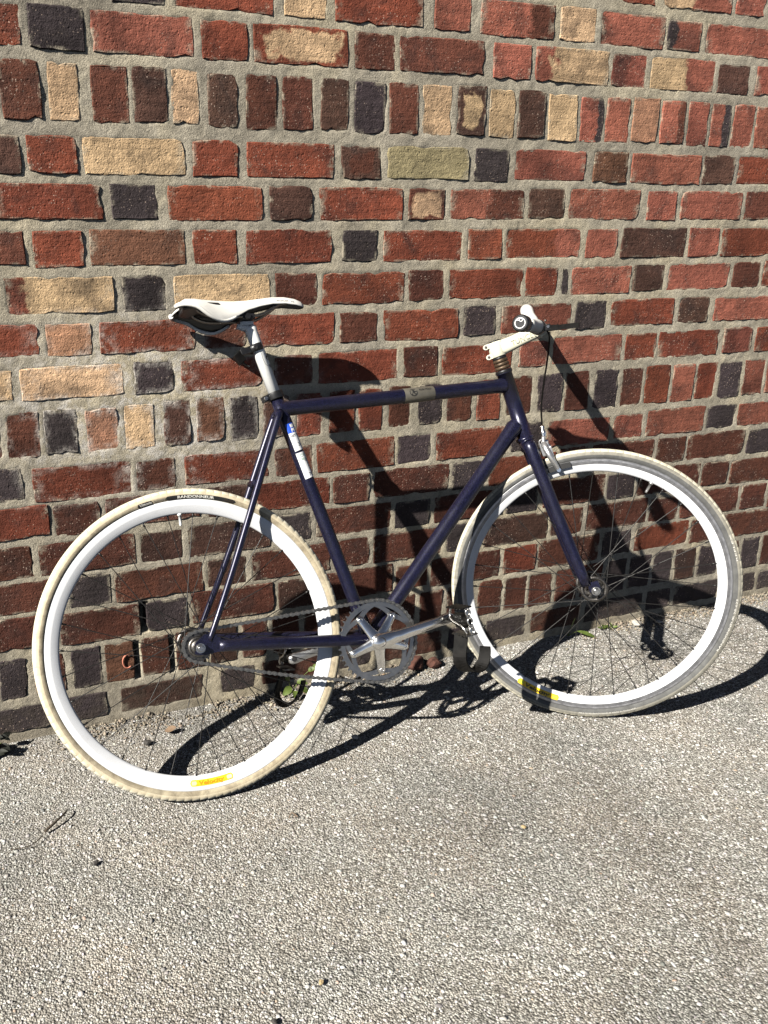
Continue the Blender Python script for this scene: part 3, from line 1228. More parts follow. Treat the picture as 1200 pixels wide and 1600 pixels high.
# mortar bed, slightly uneven, with the open perpends seen low on the left
mx = graded(-.22, 2.72, .006, -2.2, 4.9, 1.5)
mz = graded(-.02, 1.80, .006, -.3, 2.75, 1.5)
SLOTS = [(.303, .321, .236, .314), (.279, .291, .108, .214), (.372, .386, .108, .214)]
def mortar_y(X, Z):
    y = .0011 + .0010 * fbm(X * 30, Z * 30, 21) + .0008 * fbm(X * 7, Z * 7, 5, 2)
    y += .0007 * fbm(X * 110, Z * 110, 31, 2)
    y = np.clip(y, -.0002, .005)
    for r_ in rows:                      # behind each brick face the bed stays back; only the arrises get smeared
        for a_, b_, c_, d_ in rows[r_]:
            mk_ = (X > a_ + .0045) & (X < b_ - .0045) & (Z > c_ + .0040) & (Z < d_ - .0040)
            y = np.where(mk_, np.maximum(y, .0045), y)
    for a_, b_, c_, d_ in SLOTS:
        y = np.where((X > a_) & (X < b_) & (Z > c_) & (Z < d_), .05, y)
    return y
mo = grid_mesh("mortar", mx, mz, mortar_y, M_MORTAR, 'xz')
mo.parent = wall
mo.location = (-1.2, 0, 0)
# the body behind
bk = MB().box((1.35, .20, 1.2), (3.5, 0, 0), (0, .13, 0), (0, 0, 1.5), 0, .002)
bk.build("wall_core", M_MORTAR, wall, (1.2, 0, 0))

# ------------------------------------------------------------------ bicycle, leaning on the wall
C0 = A(0.3674, -0.296, 0.3229)                      # rear hub
fa, fb, fn = A(.99855, -.05375, 0), A(.01637, .30416, .95248), A(-.05119, -.9511, .3046)
AX = A(1.326, -.3476, .3229)                        # on the steering axis
st, sm, sn = A(-.21712, .3083, .92618), A(.82491, -.44934, .34295), A(-.5219, -.83848, .15677)
HF = A(1.3628, -.3711, .3325)                       # front hub
FP = lambda u, w, l=0.0: C0 + u * fa + w * fb + l * fn
SP = lambda m, s, l=0.0: AX + m * sm + s * st + l * sn
B0 = A(.86, -.42, 0)
bike = empty("bicycle", B0)
tag(bike, "dark blue fixed-gear bicycle with white rims and cream saddle leaning on the brick wall", "bicycle")
def part(mb, name, mats, parent=None, label=None):
    o = mb.build(name, mats, parent or bike, B0)
    if label: o["label"] = label
    return o
def sub_empty(name, label=None):
    o = empty(name, parent=bike)
    if label: o["label"] = label
    return o
def lin(p, q, n=2):
    return [p + (q - p) * i / (n - 1) for i in range(n)]

# --- frame
BBu, BBw = .405, -.047
hd = (FP(.87, .375) - FP(.828, .55)); hd /= np.linalg.norm(hd)
f_ = MB()
top_, bot_ = FP(.8285, .5475), FP(.8705, .3745)
f_.tube([top_, top_ + hd * .004, top_ + hd * .004, bot_ - hd * .004, bot_ - hd * .004, bot_], [.0195, .0195, .0180, .0180, .0195, .0195], 28)
# weld fillets
f_.tube(lin(FP(.800, .5140), FP(.822, .5148), 3), [.0170, .0176, .0190], 20, caps=False)
f_.tube(lin(FP(.812, .383), FP(.842, .413), 3), [.0178, .0185, .0200], 20, caps=False)
frame = sub_empty("frame")
part(f_, "head_tube", M_PAINT, frame)
part(MB().tube([FP(BBu, BBw, -.036), FP(BBu, BBw, .036)], .0205, 24), "bottom_bracket_shell", M_PAINT, frame)
part(MB().tube(lin(FP(.250, .4952), FP(.826, .5149), 8), .0167, 28, caps=False), "top_tube", M_PAINT, frame)
part(MB().tube(lin(FP(.246, .516) + (FP(.246, .516) - FP(BBu, BBw)) * .012, FP(BBu, BBw), 8), .0150, 28), "seat_tube", M_PAINT, frame)
part(MB().tube(lin(FP(.846, .418), FP(BBu, BBw), 8), .0176, 28, caps=False), "down_tube", M_PAINT, frame)
for sg in (1, -1):
    pth = smooth_path([FP(.243, .480, .010 * sg), FP(.232, .462, .022 * sg), FP(.112, .195, .044 * sg), FP(.050, .068, .060 * sg), FP(.022, .012, .063 * sg)], 22)
    part(MB().tube(pth, list(np.linspace(.0088, .0062, 23)), 16), "seat_stay", M_PAINT, frame)
    pth = smooth_path([FP(BBu - .012, BBw + .001, .026 * sg), FP(.330, -.036, .036 * sg), FP(.16, -.015, .054 * sg), FP(.040, -.002, .063 * sg)], 18)
    part(MB().tube(pth, list(np.linspace(.0150, .0125, 19)), 16), "chain_stay", M_PAINT, frame)
    o2 = [(.055, .006), (.050, -.012), (.010, -.017), (-.011, -.012), (-.012, -.006), (.002, -.006), (.008, 0), (.002, .006), (-.012, .006), (-.008, .011), (.012, .026), (.030, .028)]
    part(MB().plate(o2, FP(0, 0, .063 * sg), fa, fb, fn, .006), "dropout", M_PAINT, frame)
part(MB().tube([FP(.172, .335, -.033), FP(.172, .335, .033)], .0075, 14), "brake_bridge", M_PAINT, frame)

# --- fork
f_ = MB()
f_.tube([SP(0, .363), SP(0, .398)], [.0172, .0176], 24)
f_.lathe(SP(0, .3935), st, [(.0176, -.0045), (.0222, -.0042), (.0226, 0), (.0222, .0035), (.0176, .004)], 32)
fork = part(f_, "fork", M_PAINT)
for sg in (1, -1):
    pth = smooth_path([SP(.0, .383, .004 * sg), SP(.002, .376, .022 * sg), SP(.004, .352, .033 * sg), SP(.0144, .187, .045 * sg), SP(.028, .012, .0515 * sg)], 24)
    rad = [.0168] * 6 + list(np.linspace(.0168, .0128, 19))
    part(MB().tube(pth, rad, 20), "fork_blade", M_PAINT, fork)
    hub_l = (HF - AX) @ sn
    o2 = [(-.014, .022), (.012, .022), (.013, -.002), (.006, -.013), (-.007, -.013), (-.014, 0)]
    part(MB().plate(o2, HF + .0535 * sg * sn + st * .001, sm, st, sn, .0065, bev=.0015), "fork_tip", M_PAINT, fork)

# --- headset, stem, bars
hs_ = part(MB().lathe(SP(0, .562), st, [(.0, -.002), (.0175, -.002), (.0200, 0), (.0200, .005), (.0178, .007), (0, .007)], 32), "headset_cup", M_BLACK)
for k, (s0, mt) in enumerate(((.570, M_RUST), (.5788, M_RUST), (.5876, M_RUST))):
    part(MB().lathe(SP(0, s0), st, [(.0138, 0), (.0172, .0004), (.0178, .004), (.0172, .0078), (.0138, .0082)], 32, closed=True), "headset_spacer", mt)
part(MB().lathe(SP(0, .5955), st, [(.0138, 0), (.0165, .0003), (.0165, .0055), (.0138, .006)], 32, closed=True), "spacer_ring", M_BLACK)
s_ = MB()
s_.lathe(SP(0, .602), st, [(0, 0), (.0178, 0), (.0192, .002), (.0192, .034), (.0178, .037), (0, .037)], 36)
def stem_sec(m, c, hh, hl):
    return [SP(m, c + hh * math.sin(t) * (abs(math.sin(t)) ** -.35 if abs(math.sin(t)) > .05 else 1), hl * math.cos(t) * (abs(math.cos(t)) ** -.35 if abs(math.cos(t)) > .05 else 1)) for t in np.linspace(0, 2 * math.pi, 25)[:-1]]
secs = [(0.0, .6205, .0180, .0165), (.02, .6210, .0180, .0160), (.035, .6220, .0172, .0150), (.06, .6250, .0165, .0148), (.085, .6278, .0165, .0160), (.096, .6290, .0168, .0170)]
vs, fs = [], []
for q in secs:
    vs += stem_sec(*q)
for i in range(len(secs) - 1):
    for k in range(24):
        fs.append([i * 24 + k, i * 24 + (k + 1) % 24, (i + 1) * 24 + (k + 1) % 24, (i + 1) * 24 + k])
s_.add(vs, fs, 0, True)
stem = part(s_, "stem", M_CREAM)
for dz in (.6085, .6335):
    m_ = MB()
    m_.tube([SP(-.0235, dz, -.012), SP(-.0235, dz, .012)], .0062, 16)
    m_.box(SP(-.018, dz), sm * .006, st * .0062, sn * .0118)
    part(m_, "clamp_ear", M_CREAM, stem)
    part(MB().tube([SP(-.0235, dz, .0118), SP(-.0235, dz, .0130)], .0033, 12), "clamp_bolt", M_STEEL_DARK, stem)
part(MB().lathe(SP(0, .6385), st, [(0, 0), (.0165, 0), (.0165, .0028), (.0135, .0042), (0, .0042)], 30), "stem_cap", M_BLACK, stem)
V, F = text2d("TUNCE", .0165)
mb = MB()
w_ = V[:, 0].max()
for (x, y) in V:
    pass
mb.add([SP(.034 + x * .052 / w_, .6165 + y + .0030 * x / w_, .0166) for x, y in V], F, 0, False)
part(mb, "stem_lettering", simple("olive_print", (.42, .41, .30), .5), stem)
part(MB().lathe(SP(.105, .630), sn, [(.0125, -.020), (.0168, -.020), (.0182, -.0175), (.0182, .0175), (.0168, .020), (.0125, .020)], 36), "bar_clamp", M_CREAM, stem)
for ds in (.012, -.012):
    part(MB().tube([SP(.1215, .630 + ds * 1.3, .010), SP(.126, .630 + ds * 1.3, .010)], .003, 10), "faceplate_bolt", M_STEEL_DARK, stem)

barp = smooth_path([SP(.049, .647, .200), SP(.083, .6375, .105), SP(.104, .631, .035), SP(.105, .630, 0), SP(.105, .6315, -.035), SP(.108, .658, -.105), SP(.115, .700, -.195)], 36)
hb = part(MB().tube(barp, .0125, 20), "handlebar", M_POST)
bar_a = barp[:13]; bar_b = barp[-13:]
def grip(pts, flip):
    pts = pts if not flip else pts[::-1]
    n = len(pts)
    rad = [.0158 + .0012 * math.cos(i * 1.1) * (0 if i in (0, n - 1) else 1) for i in range(n)]
    rad[-1] = .0175; rad[-2] = .0172
    return MB().tube(pts, rad, 22)
part(grip(bar_a[2:11], False), "grip", M_SADDLE, hb)
part(grip(bar_b[1:], True), "grip", M_SADDLE, hb)
e_ = barp[0] - barp[1]; e_ /= np.linalg.norm(e_)
pl0 = barp[0]
part(MB().tube([pl0 - e_ * .020, pl0 - e_ * .018, pl0 + e_ * .004, pl0 + e_ * .0085, pl0 + e_ * .010], [.0160, .0182, .0188, .0172, .0150], 32), "bar_end_plug", M_BLACK, hb)
ux = sm - e_ * (sm @ e_); ux /= np.linalg.norm(ux); uy = np.cross(e_, ux)
if uy[2] < 0: uy = -uy
lg = MB()
lg.lathe(pl0 + e_ * .0103, e_, [(.0100, 0), (.0118, 0), (.0118, .0004), (.0100, .0004)], 40, closed=True)
cc = pl0 + e_ * .0103 + ux * .0038 + uy * .0056
lg.lathe(cc, e_, [(.0026, 0), (.0042, 0), (.0042, .0004), (.0026, .0004)], 24, closed=True)
lg.tube([pl0 + e_ * .0104 + (ux * math.cos(t) + uy * math.sin(t)) * r for t, r in zip(np.linspace(2.3, 1.25, 8), np.linspace(.0108, .0035, 8))], .0009, 6)
part(lg, "plug_emblem", M_PAPER, hb)

# brake lever on the far half of the bar
lv = MB()
bc = SP(.0935, .6335, .078)
bd = SP(.083, .6375, .105) - SP(.104, .631, .035); bd /= np.linalg.norm(bd)
lv.lathe(bc, bd, [(.0126, -.007), (.0165, -.007), (.0172, -.005), (.0172, .005), (.0165, .007), (.0126, .007)], 28, closed=True)
lv.box(SP(.110, .6255, .078), sm * .011, st * .0065, sn * .007)
lever = part(lv, "brake_lever", M_BLACK)
part(MB().ribbon(smooth_path([SP(.114, .6235, .080), SP(.136, .6165, .086), SP(.158, .6105, .096), SP(.1755, .605, .104)], 14), st * 1.0, [.013] * 5 + [.0115] * 10, .0075), "lever_blade", M_BLACK_DULL, lever)
part(MB().tube([SP(.1145, .6265, .085), SP(.1145, .6265, .0875)], .0032, 12), "pivot_screw", M_STEEL, lever)
part(MB().tube(smooth_path([SP(.112, .619, .074), SP(.113, .602, .066), SP(.099, .560, .046), SP(.077, .508, .026), SP(.057, .455, .010), SP(.0465, .412, .003)], 30), .0021, 8), "brake_cable", M_BLACK_DULL)

# front brake caliper
cl = MB()
cl.box(SP(.036, .354, .004), sm * .011, st * .016, sn * .014)
cl.box(SP(.044, .338, .014), sm * .006, st * .020, sn * .010)
cl.tube([SP(.012, .356, 0), SP(.046, .356, 0)], .0048, 14)
caliper = part(cl, "brake_caliper", M_ALU_DULL)
hub_m, hub_s = (HF - AX) @ sm, (HF - AX) @ st
for sg in (1, -1):
    pth = smooth_path([SP(.036, .372, .006 * sg), SP(.036, .358, .026 * sg), SP(.040, .334, .034 * sg), SP(.047, .310, .026 * sg), SP(.050, .296, .0225 * sg)], 14)
    part(MB().tube(pth, list(np.linspace(.0080, .0058, 15)), 10), "caliper_arm", M_ALU_DULL, caliper)
    pm = MB()
    cpt = []
    for t in np.linspace(0, 1, 9):
        an = math.atan2(.297 - hub_s, .028 - hub_m) + (math.atan2(.297 - hub_s, .080 - hub_m) - math.atan2(.297 - hub_s, .028 - hub_m)) * t
        cpt.append(SP(hub_m + .3085 * math.cos(an), hub_s + .3085 * math.sin(an), .0145 * sg))
    pm.ribbon(cpt, st, .0125, .009)
    part(pm, "brake_pad", M_RUBBER, caliper)
    part(MB().tube([SP(.050, .297, .019 * sg), SP(.050, .297, .029 * sg)], .0048, 12), "pad_bolt", M_ALU, caliper)
    if sg > 0:
        part(MB().tube([SP(.046, .357, .008), SP(.050, .357, .008)], .0068, 16), "pivot_cap", M_ALU, caliper)
ad = MB()
ad.tube(lin(SP(.0465, .412, .004), SP(.041, .380, .008), 7), [.0030, .0050, .0040, .0064, .0064, .0046, .0058], 14)
part(ad, "cable_adjuster", M_ALU, caliper)
part(MB().tube(smooth_path([SP(.041, .384, .008), SP(.036, .366, .016), SP(.038, .345, .030)], 8), .0048, 10), "upper_arm", M_ALU_DULL, caliper)
part(MB().tube([SP(.028, .372, .012), SP(.048, .372, .012)], .0045, 12), "quick_release", M_ALU, caliper)
part(MB().tube([SP(.0405, .383, .008), SP(.040, .320, .033)], .0008, 6), "bare_cable", M_STEEL, caliper)

# --- seat post, saddle
pd = FP(.199, .689) - FP(.246, .516); pd /= np.linalg.norm(pd)
p0, p1 = FP(.2495, .503), FP(.201, .682)
sp_ = MB().tube([p0, p1 - pd * .012, p1 - pd * .004, p1], [.0136, .0136, .0142, .0130], 28)
sp_.box(FP(.194, .6885), fa * .015, fb * .005, fn * .011, 0, .3)
sp_.tube([FP(.172, .684, 0), FP(.196, .679, 0)], [.006, .010], 14)
post = part(sp_, "seat_post", M_POST)
part(MB().box(FP(.194, .7005), fa * .017, fb * .0062, fn * .026, 0, .25), "rail_clamp", M_BLACK, post)
part(MB().tube([FP(.192, .6995, -.030), FP(.192, .6995, .030)], .0062, 14), "clamp_bolt", M_BLACK, post)
fr = np.cross(pd, fn); fr /= np.linalg.norm(fr)      # across the post, in the frame plane
if fr @ fa < 0: fr = -fr
def on_tube(p, d, rad, ang, t):
    """point on a tube: p + d t, at angle ang from the camera side towards +fr"""
    x = np.cross(d, fn); x /= np.linalg.norm(x)
    if x @ fa < 0: x = -x
    y = np.cross(x, d)
    if y @ fn < 0: y = -y
    return p + d * t + rad * (y * math.cos(ang) + x * math.sin(ang))
def tube_letters(txt, size, p, d, rad, a0, t0, along=True, bold=0, squash=1):
    V, F = text2d(txt, size, bold)
    out = []
    for x, y in V:
        if along:
            out.append(on_tube(p, d, rad, a0 + y / rad, t0 + x * squash))
        else:
            out.append(on_tube(p, d, rad, a0 + x * squash / rad, t0 + y))
    return out, F
vs, fs = tube_letters("ITC", .0135, FP(.246, .516), -pd, .01385, .55, -.112, True, .0008)
mb = MB().add(vs, fs, 0, False)
part(mb, "post_lettering", M_INK, post)
shp = [on_tube(FP(.246, .516), pd, .01385, a_, t_) for a_, t_ in ((-.05, .108), (-.12, .095), (-.02, .082), (.25, .077), (.5, .080))]
part(MB().tube(shp, .0004, 5), "post_crest", M_INKGREY, post)
part(MB().add([on_tube(FP(.246, .516), pd, .0139, a_, t_) for a_, t_ in ((.55, .078), (.95, .080), (.85, .070))], [[0, 1, 2]], 0, False), "post_arrow", M_INK, post)

c_ = MB()
cp = FP(.243, .5265)
c_.lathe(cp, pd, [(.0140, -.008), (.0185, -.008), (.0192, -.006), (.0186, 0), (.0192, .006), (.0185, .008), (.0140, .008)], 32, closed=True)
for sg in (.006, -.006):
    c_.box(cp - fr * .024 + fn * sg, fr * .008, pd * .0065, fn * .0035)
clampo = part(c_, "seat_clamp", M_BLACK)
part(MB().tube([cp - fr * .026 + fn * .013, cp - fr * .026 - fn * .012], .0042, 14), "clamp_bolt", M_STEEL, clampo)

b_ = MB()
bp = FP(.2085, .634)
b_.lathe(bp, pd, [(.0139, -.008), (.0175, -.008), (.0182, 0), (.0175, .008), (.0139, .008)], 28, closed=True)
b_.box(bp - fr * .026 + fn * .006, fr * .012, pd * .007, fn * .006)
light = part(b_, "lamp_bracket", M_BLACK)
part(MB().box(bp - fr * .044 - pd * .010 + fn * .004, fr * .0085 + pd * .004, pd * .0115 - fr * .004, fn * .008), "bracket_shoe", M_BLACK_DULL, light)
part(MB().ribbon(smooth_path([bp - fr * .040 - pd * .016, bp - fr * .036 - pd * .026, bp - fr * .028 - pd * .034], 6), fn, .008, .002), "strap_tail", M_RUBBER, light)
part(MB().tube([bp + fn * .017 - fr * .004, bp + fn * .021 - fr * .004], .0045, 12), "bracket_screw", M_STEEL_DARK, light)

# saddle shell lofted from nose to tail
SEC = [(.034, .040, .7330, .010), (.040, .058, .7385, .016), (.052, .068, .7425, .022), (.075, .071, .7432, .030), (.100, .067, .7420, .047), (.125, .058, .7405, .055), (.145, .049, .7395, .051),
       (.165, .0405, .7388, .041), (.194, .0320, .7392, .026), (.225, .0255, .7425, .020), (.255, .0215, .7455, .0175), (.285, .0190, .7450, .0165), (.310, .0160, .7405, .0150), (.324, .0115, .7345, .0120), (.3315, .0045, .7275, .005)]
K = 18
def sad(i, k, off):
    u, hw, tp, dr = SEC[i]
    x = -1 + 2 * k / K
    chan = .0035 * math.exp(-(x / .22) ** 2) * (1 if .06 < u < .28 else .3)
    e = abs(x) ** 2.6
    lat = hw * (x if abs(x) < .8 else math.copysign(.8 + (abs(x) - .8) * .75, x))
    uu = u + (.022 * (1 - abs(x)) * max(0, (.06 - u) / .026) if u < .06 else 0)
    inn = off * (1 - .15 * abs(x))
    return FP(uu, tp - dr * e - chan - inn * (1 - .4 * e), lat * (1 - off * 3))
NS = len(SEC)
vt = [sad(i, k, 0) for i in range(NS) for k in range(K + 1)]
vb = [sad(i, k, .0055) for i in range(NS) for k in range(K + 1)]
W = K + 1
ft, fb_, fe = [], [], []
for i in range(NS - 1):
    for k in range(K):
        ft.append([i * W + k, i * W + k + 1, (i + 1) * W + k + 1, (i + 1) * W + k])
        fb_.append([NS * W + q for q in ft[-1]][::-1])
    for k in (0, K):
        fe.append([i * W + k, (i + 1) * W + k, NS * W + (i + 1) * W + k, NS * W + i * W + k])
for k in range(K):
    for i in (0, NS - 1):
        fe.append([i * W + k, i * W + k + 1, NS * W + i * W + k + 1, NS * W + i * W + k])
mb = MB().add(vt + vb, ft + fe + fb_, [0] * (len(ft) + len(fe)) + [1] * len(fb_), True)
saddle = part(mb, "saddle", [M_SADDLE, M_BLACK])
for k in (0, K):
    pth = [vt[i * W + k] * .5 + vb[i * W + k] * .5 for i in range(0, 8)]
    part(MB().tube(smooth_path(pth, 20), list(np.linspace(.0055, .0032, 21)), 10), "wing_edge", M_SADDLE, saddle)
for sg in (1, -1):
    pth = smooth_path([FP(.078, .724, .026 * sg), FP(.086, .712, .026 * sg), FP(.115, .7015, .024 * sg), (FP(.16, .700, .0225 * sg)), FP(.215, .701, .0215 * sg), FP(.246, .713, .017 * sg), FP(.276, .731, .009 * sg), FP(.295, .733, .006 * sg)], 30)
    part(MB().tube(pth, .0036, 10), "saddle_rail", M_STEEL_DARK, saddle)
ub = MB()
ub.plate([(.05, .030), (.075, .050), (.13, .036), (.135, -.036), (.075, -.050), (.05, -.030)], FP(0, .7225, 0), fa, fn, fb, .012, 0, .003)
ub.tube([FP(.056, .727, -.045), FP(.052, .729, 0), FP(.056, .727, .045)], .005, 10)
part(ub, "saddle_base", M_BLACK, saddle)
V, F = text2d("VITALIA  VS", .0062)
w_ = V[:, 0].max()
def on_saddle(u, x):
    us = [q[0] for q in SEC]
    hw, tp, dr = (np.interp(u, us, [q[j] for q in SEC]) for j in (1, 2, 3))
    return FP(u, tp - dr * abs(x) ** 2.6 + .0006, hw * min(x, .8 + (x - .8) * .75) + .0004)
mb = MB().add([on_saddle(.262 + x / w_ * .044, .93 - y * 26) for x, y in V], F, 0, False)
part(mb, "saddle_lettering", M_INKGREY, saddle)

# --- stickers and badge
std = FP(BBu, BBw) - FP(.246, .516); std /= np.linalg.norm(std)
sto = FP(.246, .516)
def patch(name, a0, a1, t0, t1, mat, rad=.01535, d=std, o=sto, n=10, parent=None):
    vs, fs = [], []
    for i in range(n + 1):
        for t in (t0, t1):
            vs.append(on_tube(o, d, rad, a0 + (a1 - a0) * i / n, t))
    for i in range(n):
        fs.append([2 * i, 2 * i + 1, 2 * i + 3, 2 * i + 2])
    return MB().add(vs, fs, 0, True)
s1 = part(patch("sticker", -.55, 1.2, .058, .080, M_BLUE), "permit_sticker", M_BLUE, label="small blue sticker with white lettering on the seat tube")
mb = MB()
for ln, t_ in (("BIKE", .0675), ("PERMIT", .0775)):
    vs, fs = tube_letters(ln, .0098, sto, std, .01555, .05, 0, False, .0004)
    V, F = text2d(ln, .0098, .0005)
    mb.add([on_tube(sto, std, .01555, .05 + x / .0155, t_ - y) for x, y in V], F, 0, False)
part(mb, "sticker_lettering", M_PAPER, s1)
s2 = part(patch("sticker", -.55, 1.25, .080, .122, M_PAPER), "weight_sticker", M_PAPER, label="white sticker with small grey print on the seat tube")
mb = MB()
for ln, sz_, a_, t_ in (("NET WT 2.", .0070, -.40, .0895), ("3.5", .0115, .25, .1125)):
    V, F = text2d(ln, sz_, .0002)
    mb.add([on_tube(sto, std, .01555, a_ + x / .0155, t_ - y) for x, y in V], F, 0, False)
part(mb, "sticker_lettering", M_INKGREY, s2)
s3 = part(patch("sticker", -.62, 1.25, .127, .188, M_PAPER), "number_sticker", M_PAPER, label="long white sticker with green print and a number on the seat tube")
mb = MB()
for ln, sz_, a_, t_, mi in (("CYCLE", .0090, -.15, .1375, 1), ("2018", .0075, -.15, .1455, 1), ("CHA", .0080, .35, .1500, 0), ("M", .0062, .62, .1575, 0), ("M", .0062, .66, .1640, 0), ("M", .0062, .70, .1705, 0), ("7616", .0105, .20, .1835, 0)):
    V, F = text2d(ln, sz_, .0002)
    mb.add([on_tube(sto, std, .01555, a_ + x / .0155, t_ - y) for x, y in V], F, mi, False)
part(mb, "sticker_lettering", [M_INKGREY, M_GREEN], s3)

ttd = FP(.826, .5149) - FP(.250, .4952); ttl = np.linalg.norm(ttd); ttd /= ttl
tto = FP(.250, .4952)
def on_tt(ang, t, rad=.0172):
    y = np.cross(fn, ttd)
    y /= np.linalg.norm(y)
    if y @ fb < 0: y = -y
    z = np.cross(ttd, y)
    if z @ fn < 0: z = -z
    return tto + ttd * t + rad * (z * math.cos(ang) + y * math.sin(ang))
bm_ = MB()
vs, fs = [], []
for i in range(25):
    an = -2.6 + 5.2 * i / 24
    for t in (.303, .3045, .379, .3805):
        vs.append(on_tt(an, t, .0172 if t in (.303, .3805) else .0177))
for i in range(24):
    for k in range(3):
        fs.append([i * 4 + k, i * 4 + k + 1, i * 4 + k + 5, i * 4 + k + 4])
badge = part(bm_.add(vs, fs, 0, True), "tube_badge", M_TAUPE)
mb = MB()
ringp = [on_tt(.30 + math.sin(t) * .0088 / .0178, .3245 + math.cos(t) * .0092, .0179) for t in np.linspace(2.7, 6.6, 26)]
mb.tube(ringp, .0008, 5)
mb.add([on_tt(.30 + q[1] / .0178, .3245 + q[0], .0179) for q in ((-.0062, .0080), (.0062, .0080), (.0062, .0062), (-.0062, .0062))], [[0, 1, 2, 3]], 0, False)
for ln, sz_, x_, y_, bo in (("P", .0165, -.0062, -.0060, .0007), ("C", .0105, .0008, -.0058, .0004)):
    V, F = text2d(ln, sz_, bo * 1.6)
    mb.add([on_tt(.30 + (y_ + y) / .0178, .3245 + x_ + x, .0179) for x, y in V], F, 0, False)
V, F = text2d("RUSH POLO", .0068, .0003)
w_ = V[:, 0].max()
mb.add([on_tt(.42 + y / .0178, .3405 + x / w_ * .031, .0179) for x, y in V], F, 0, False)
part(mb, "badge_lettering", M_INK, badge)

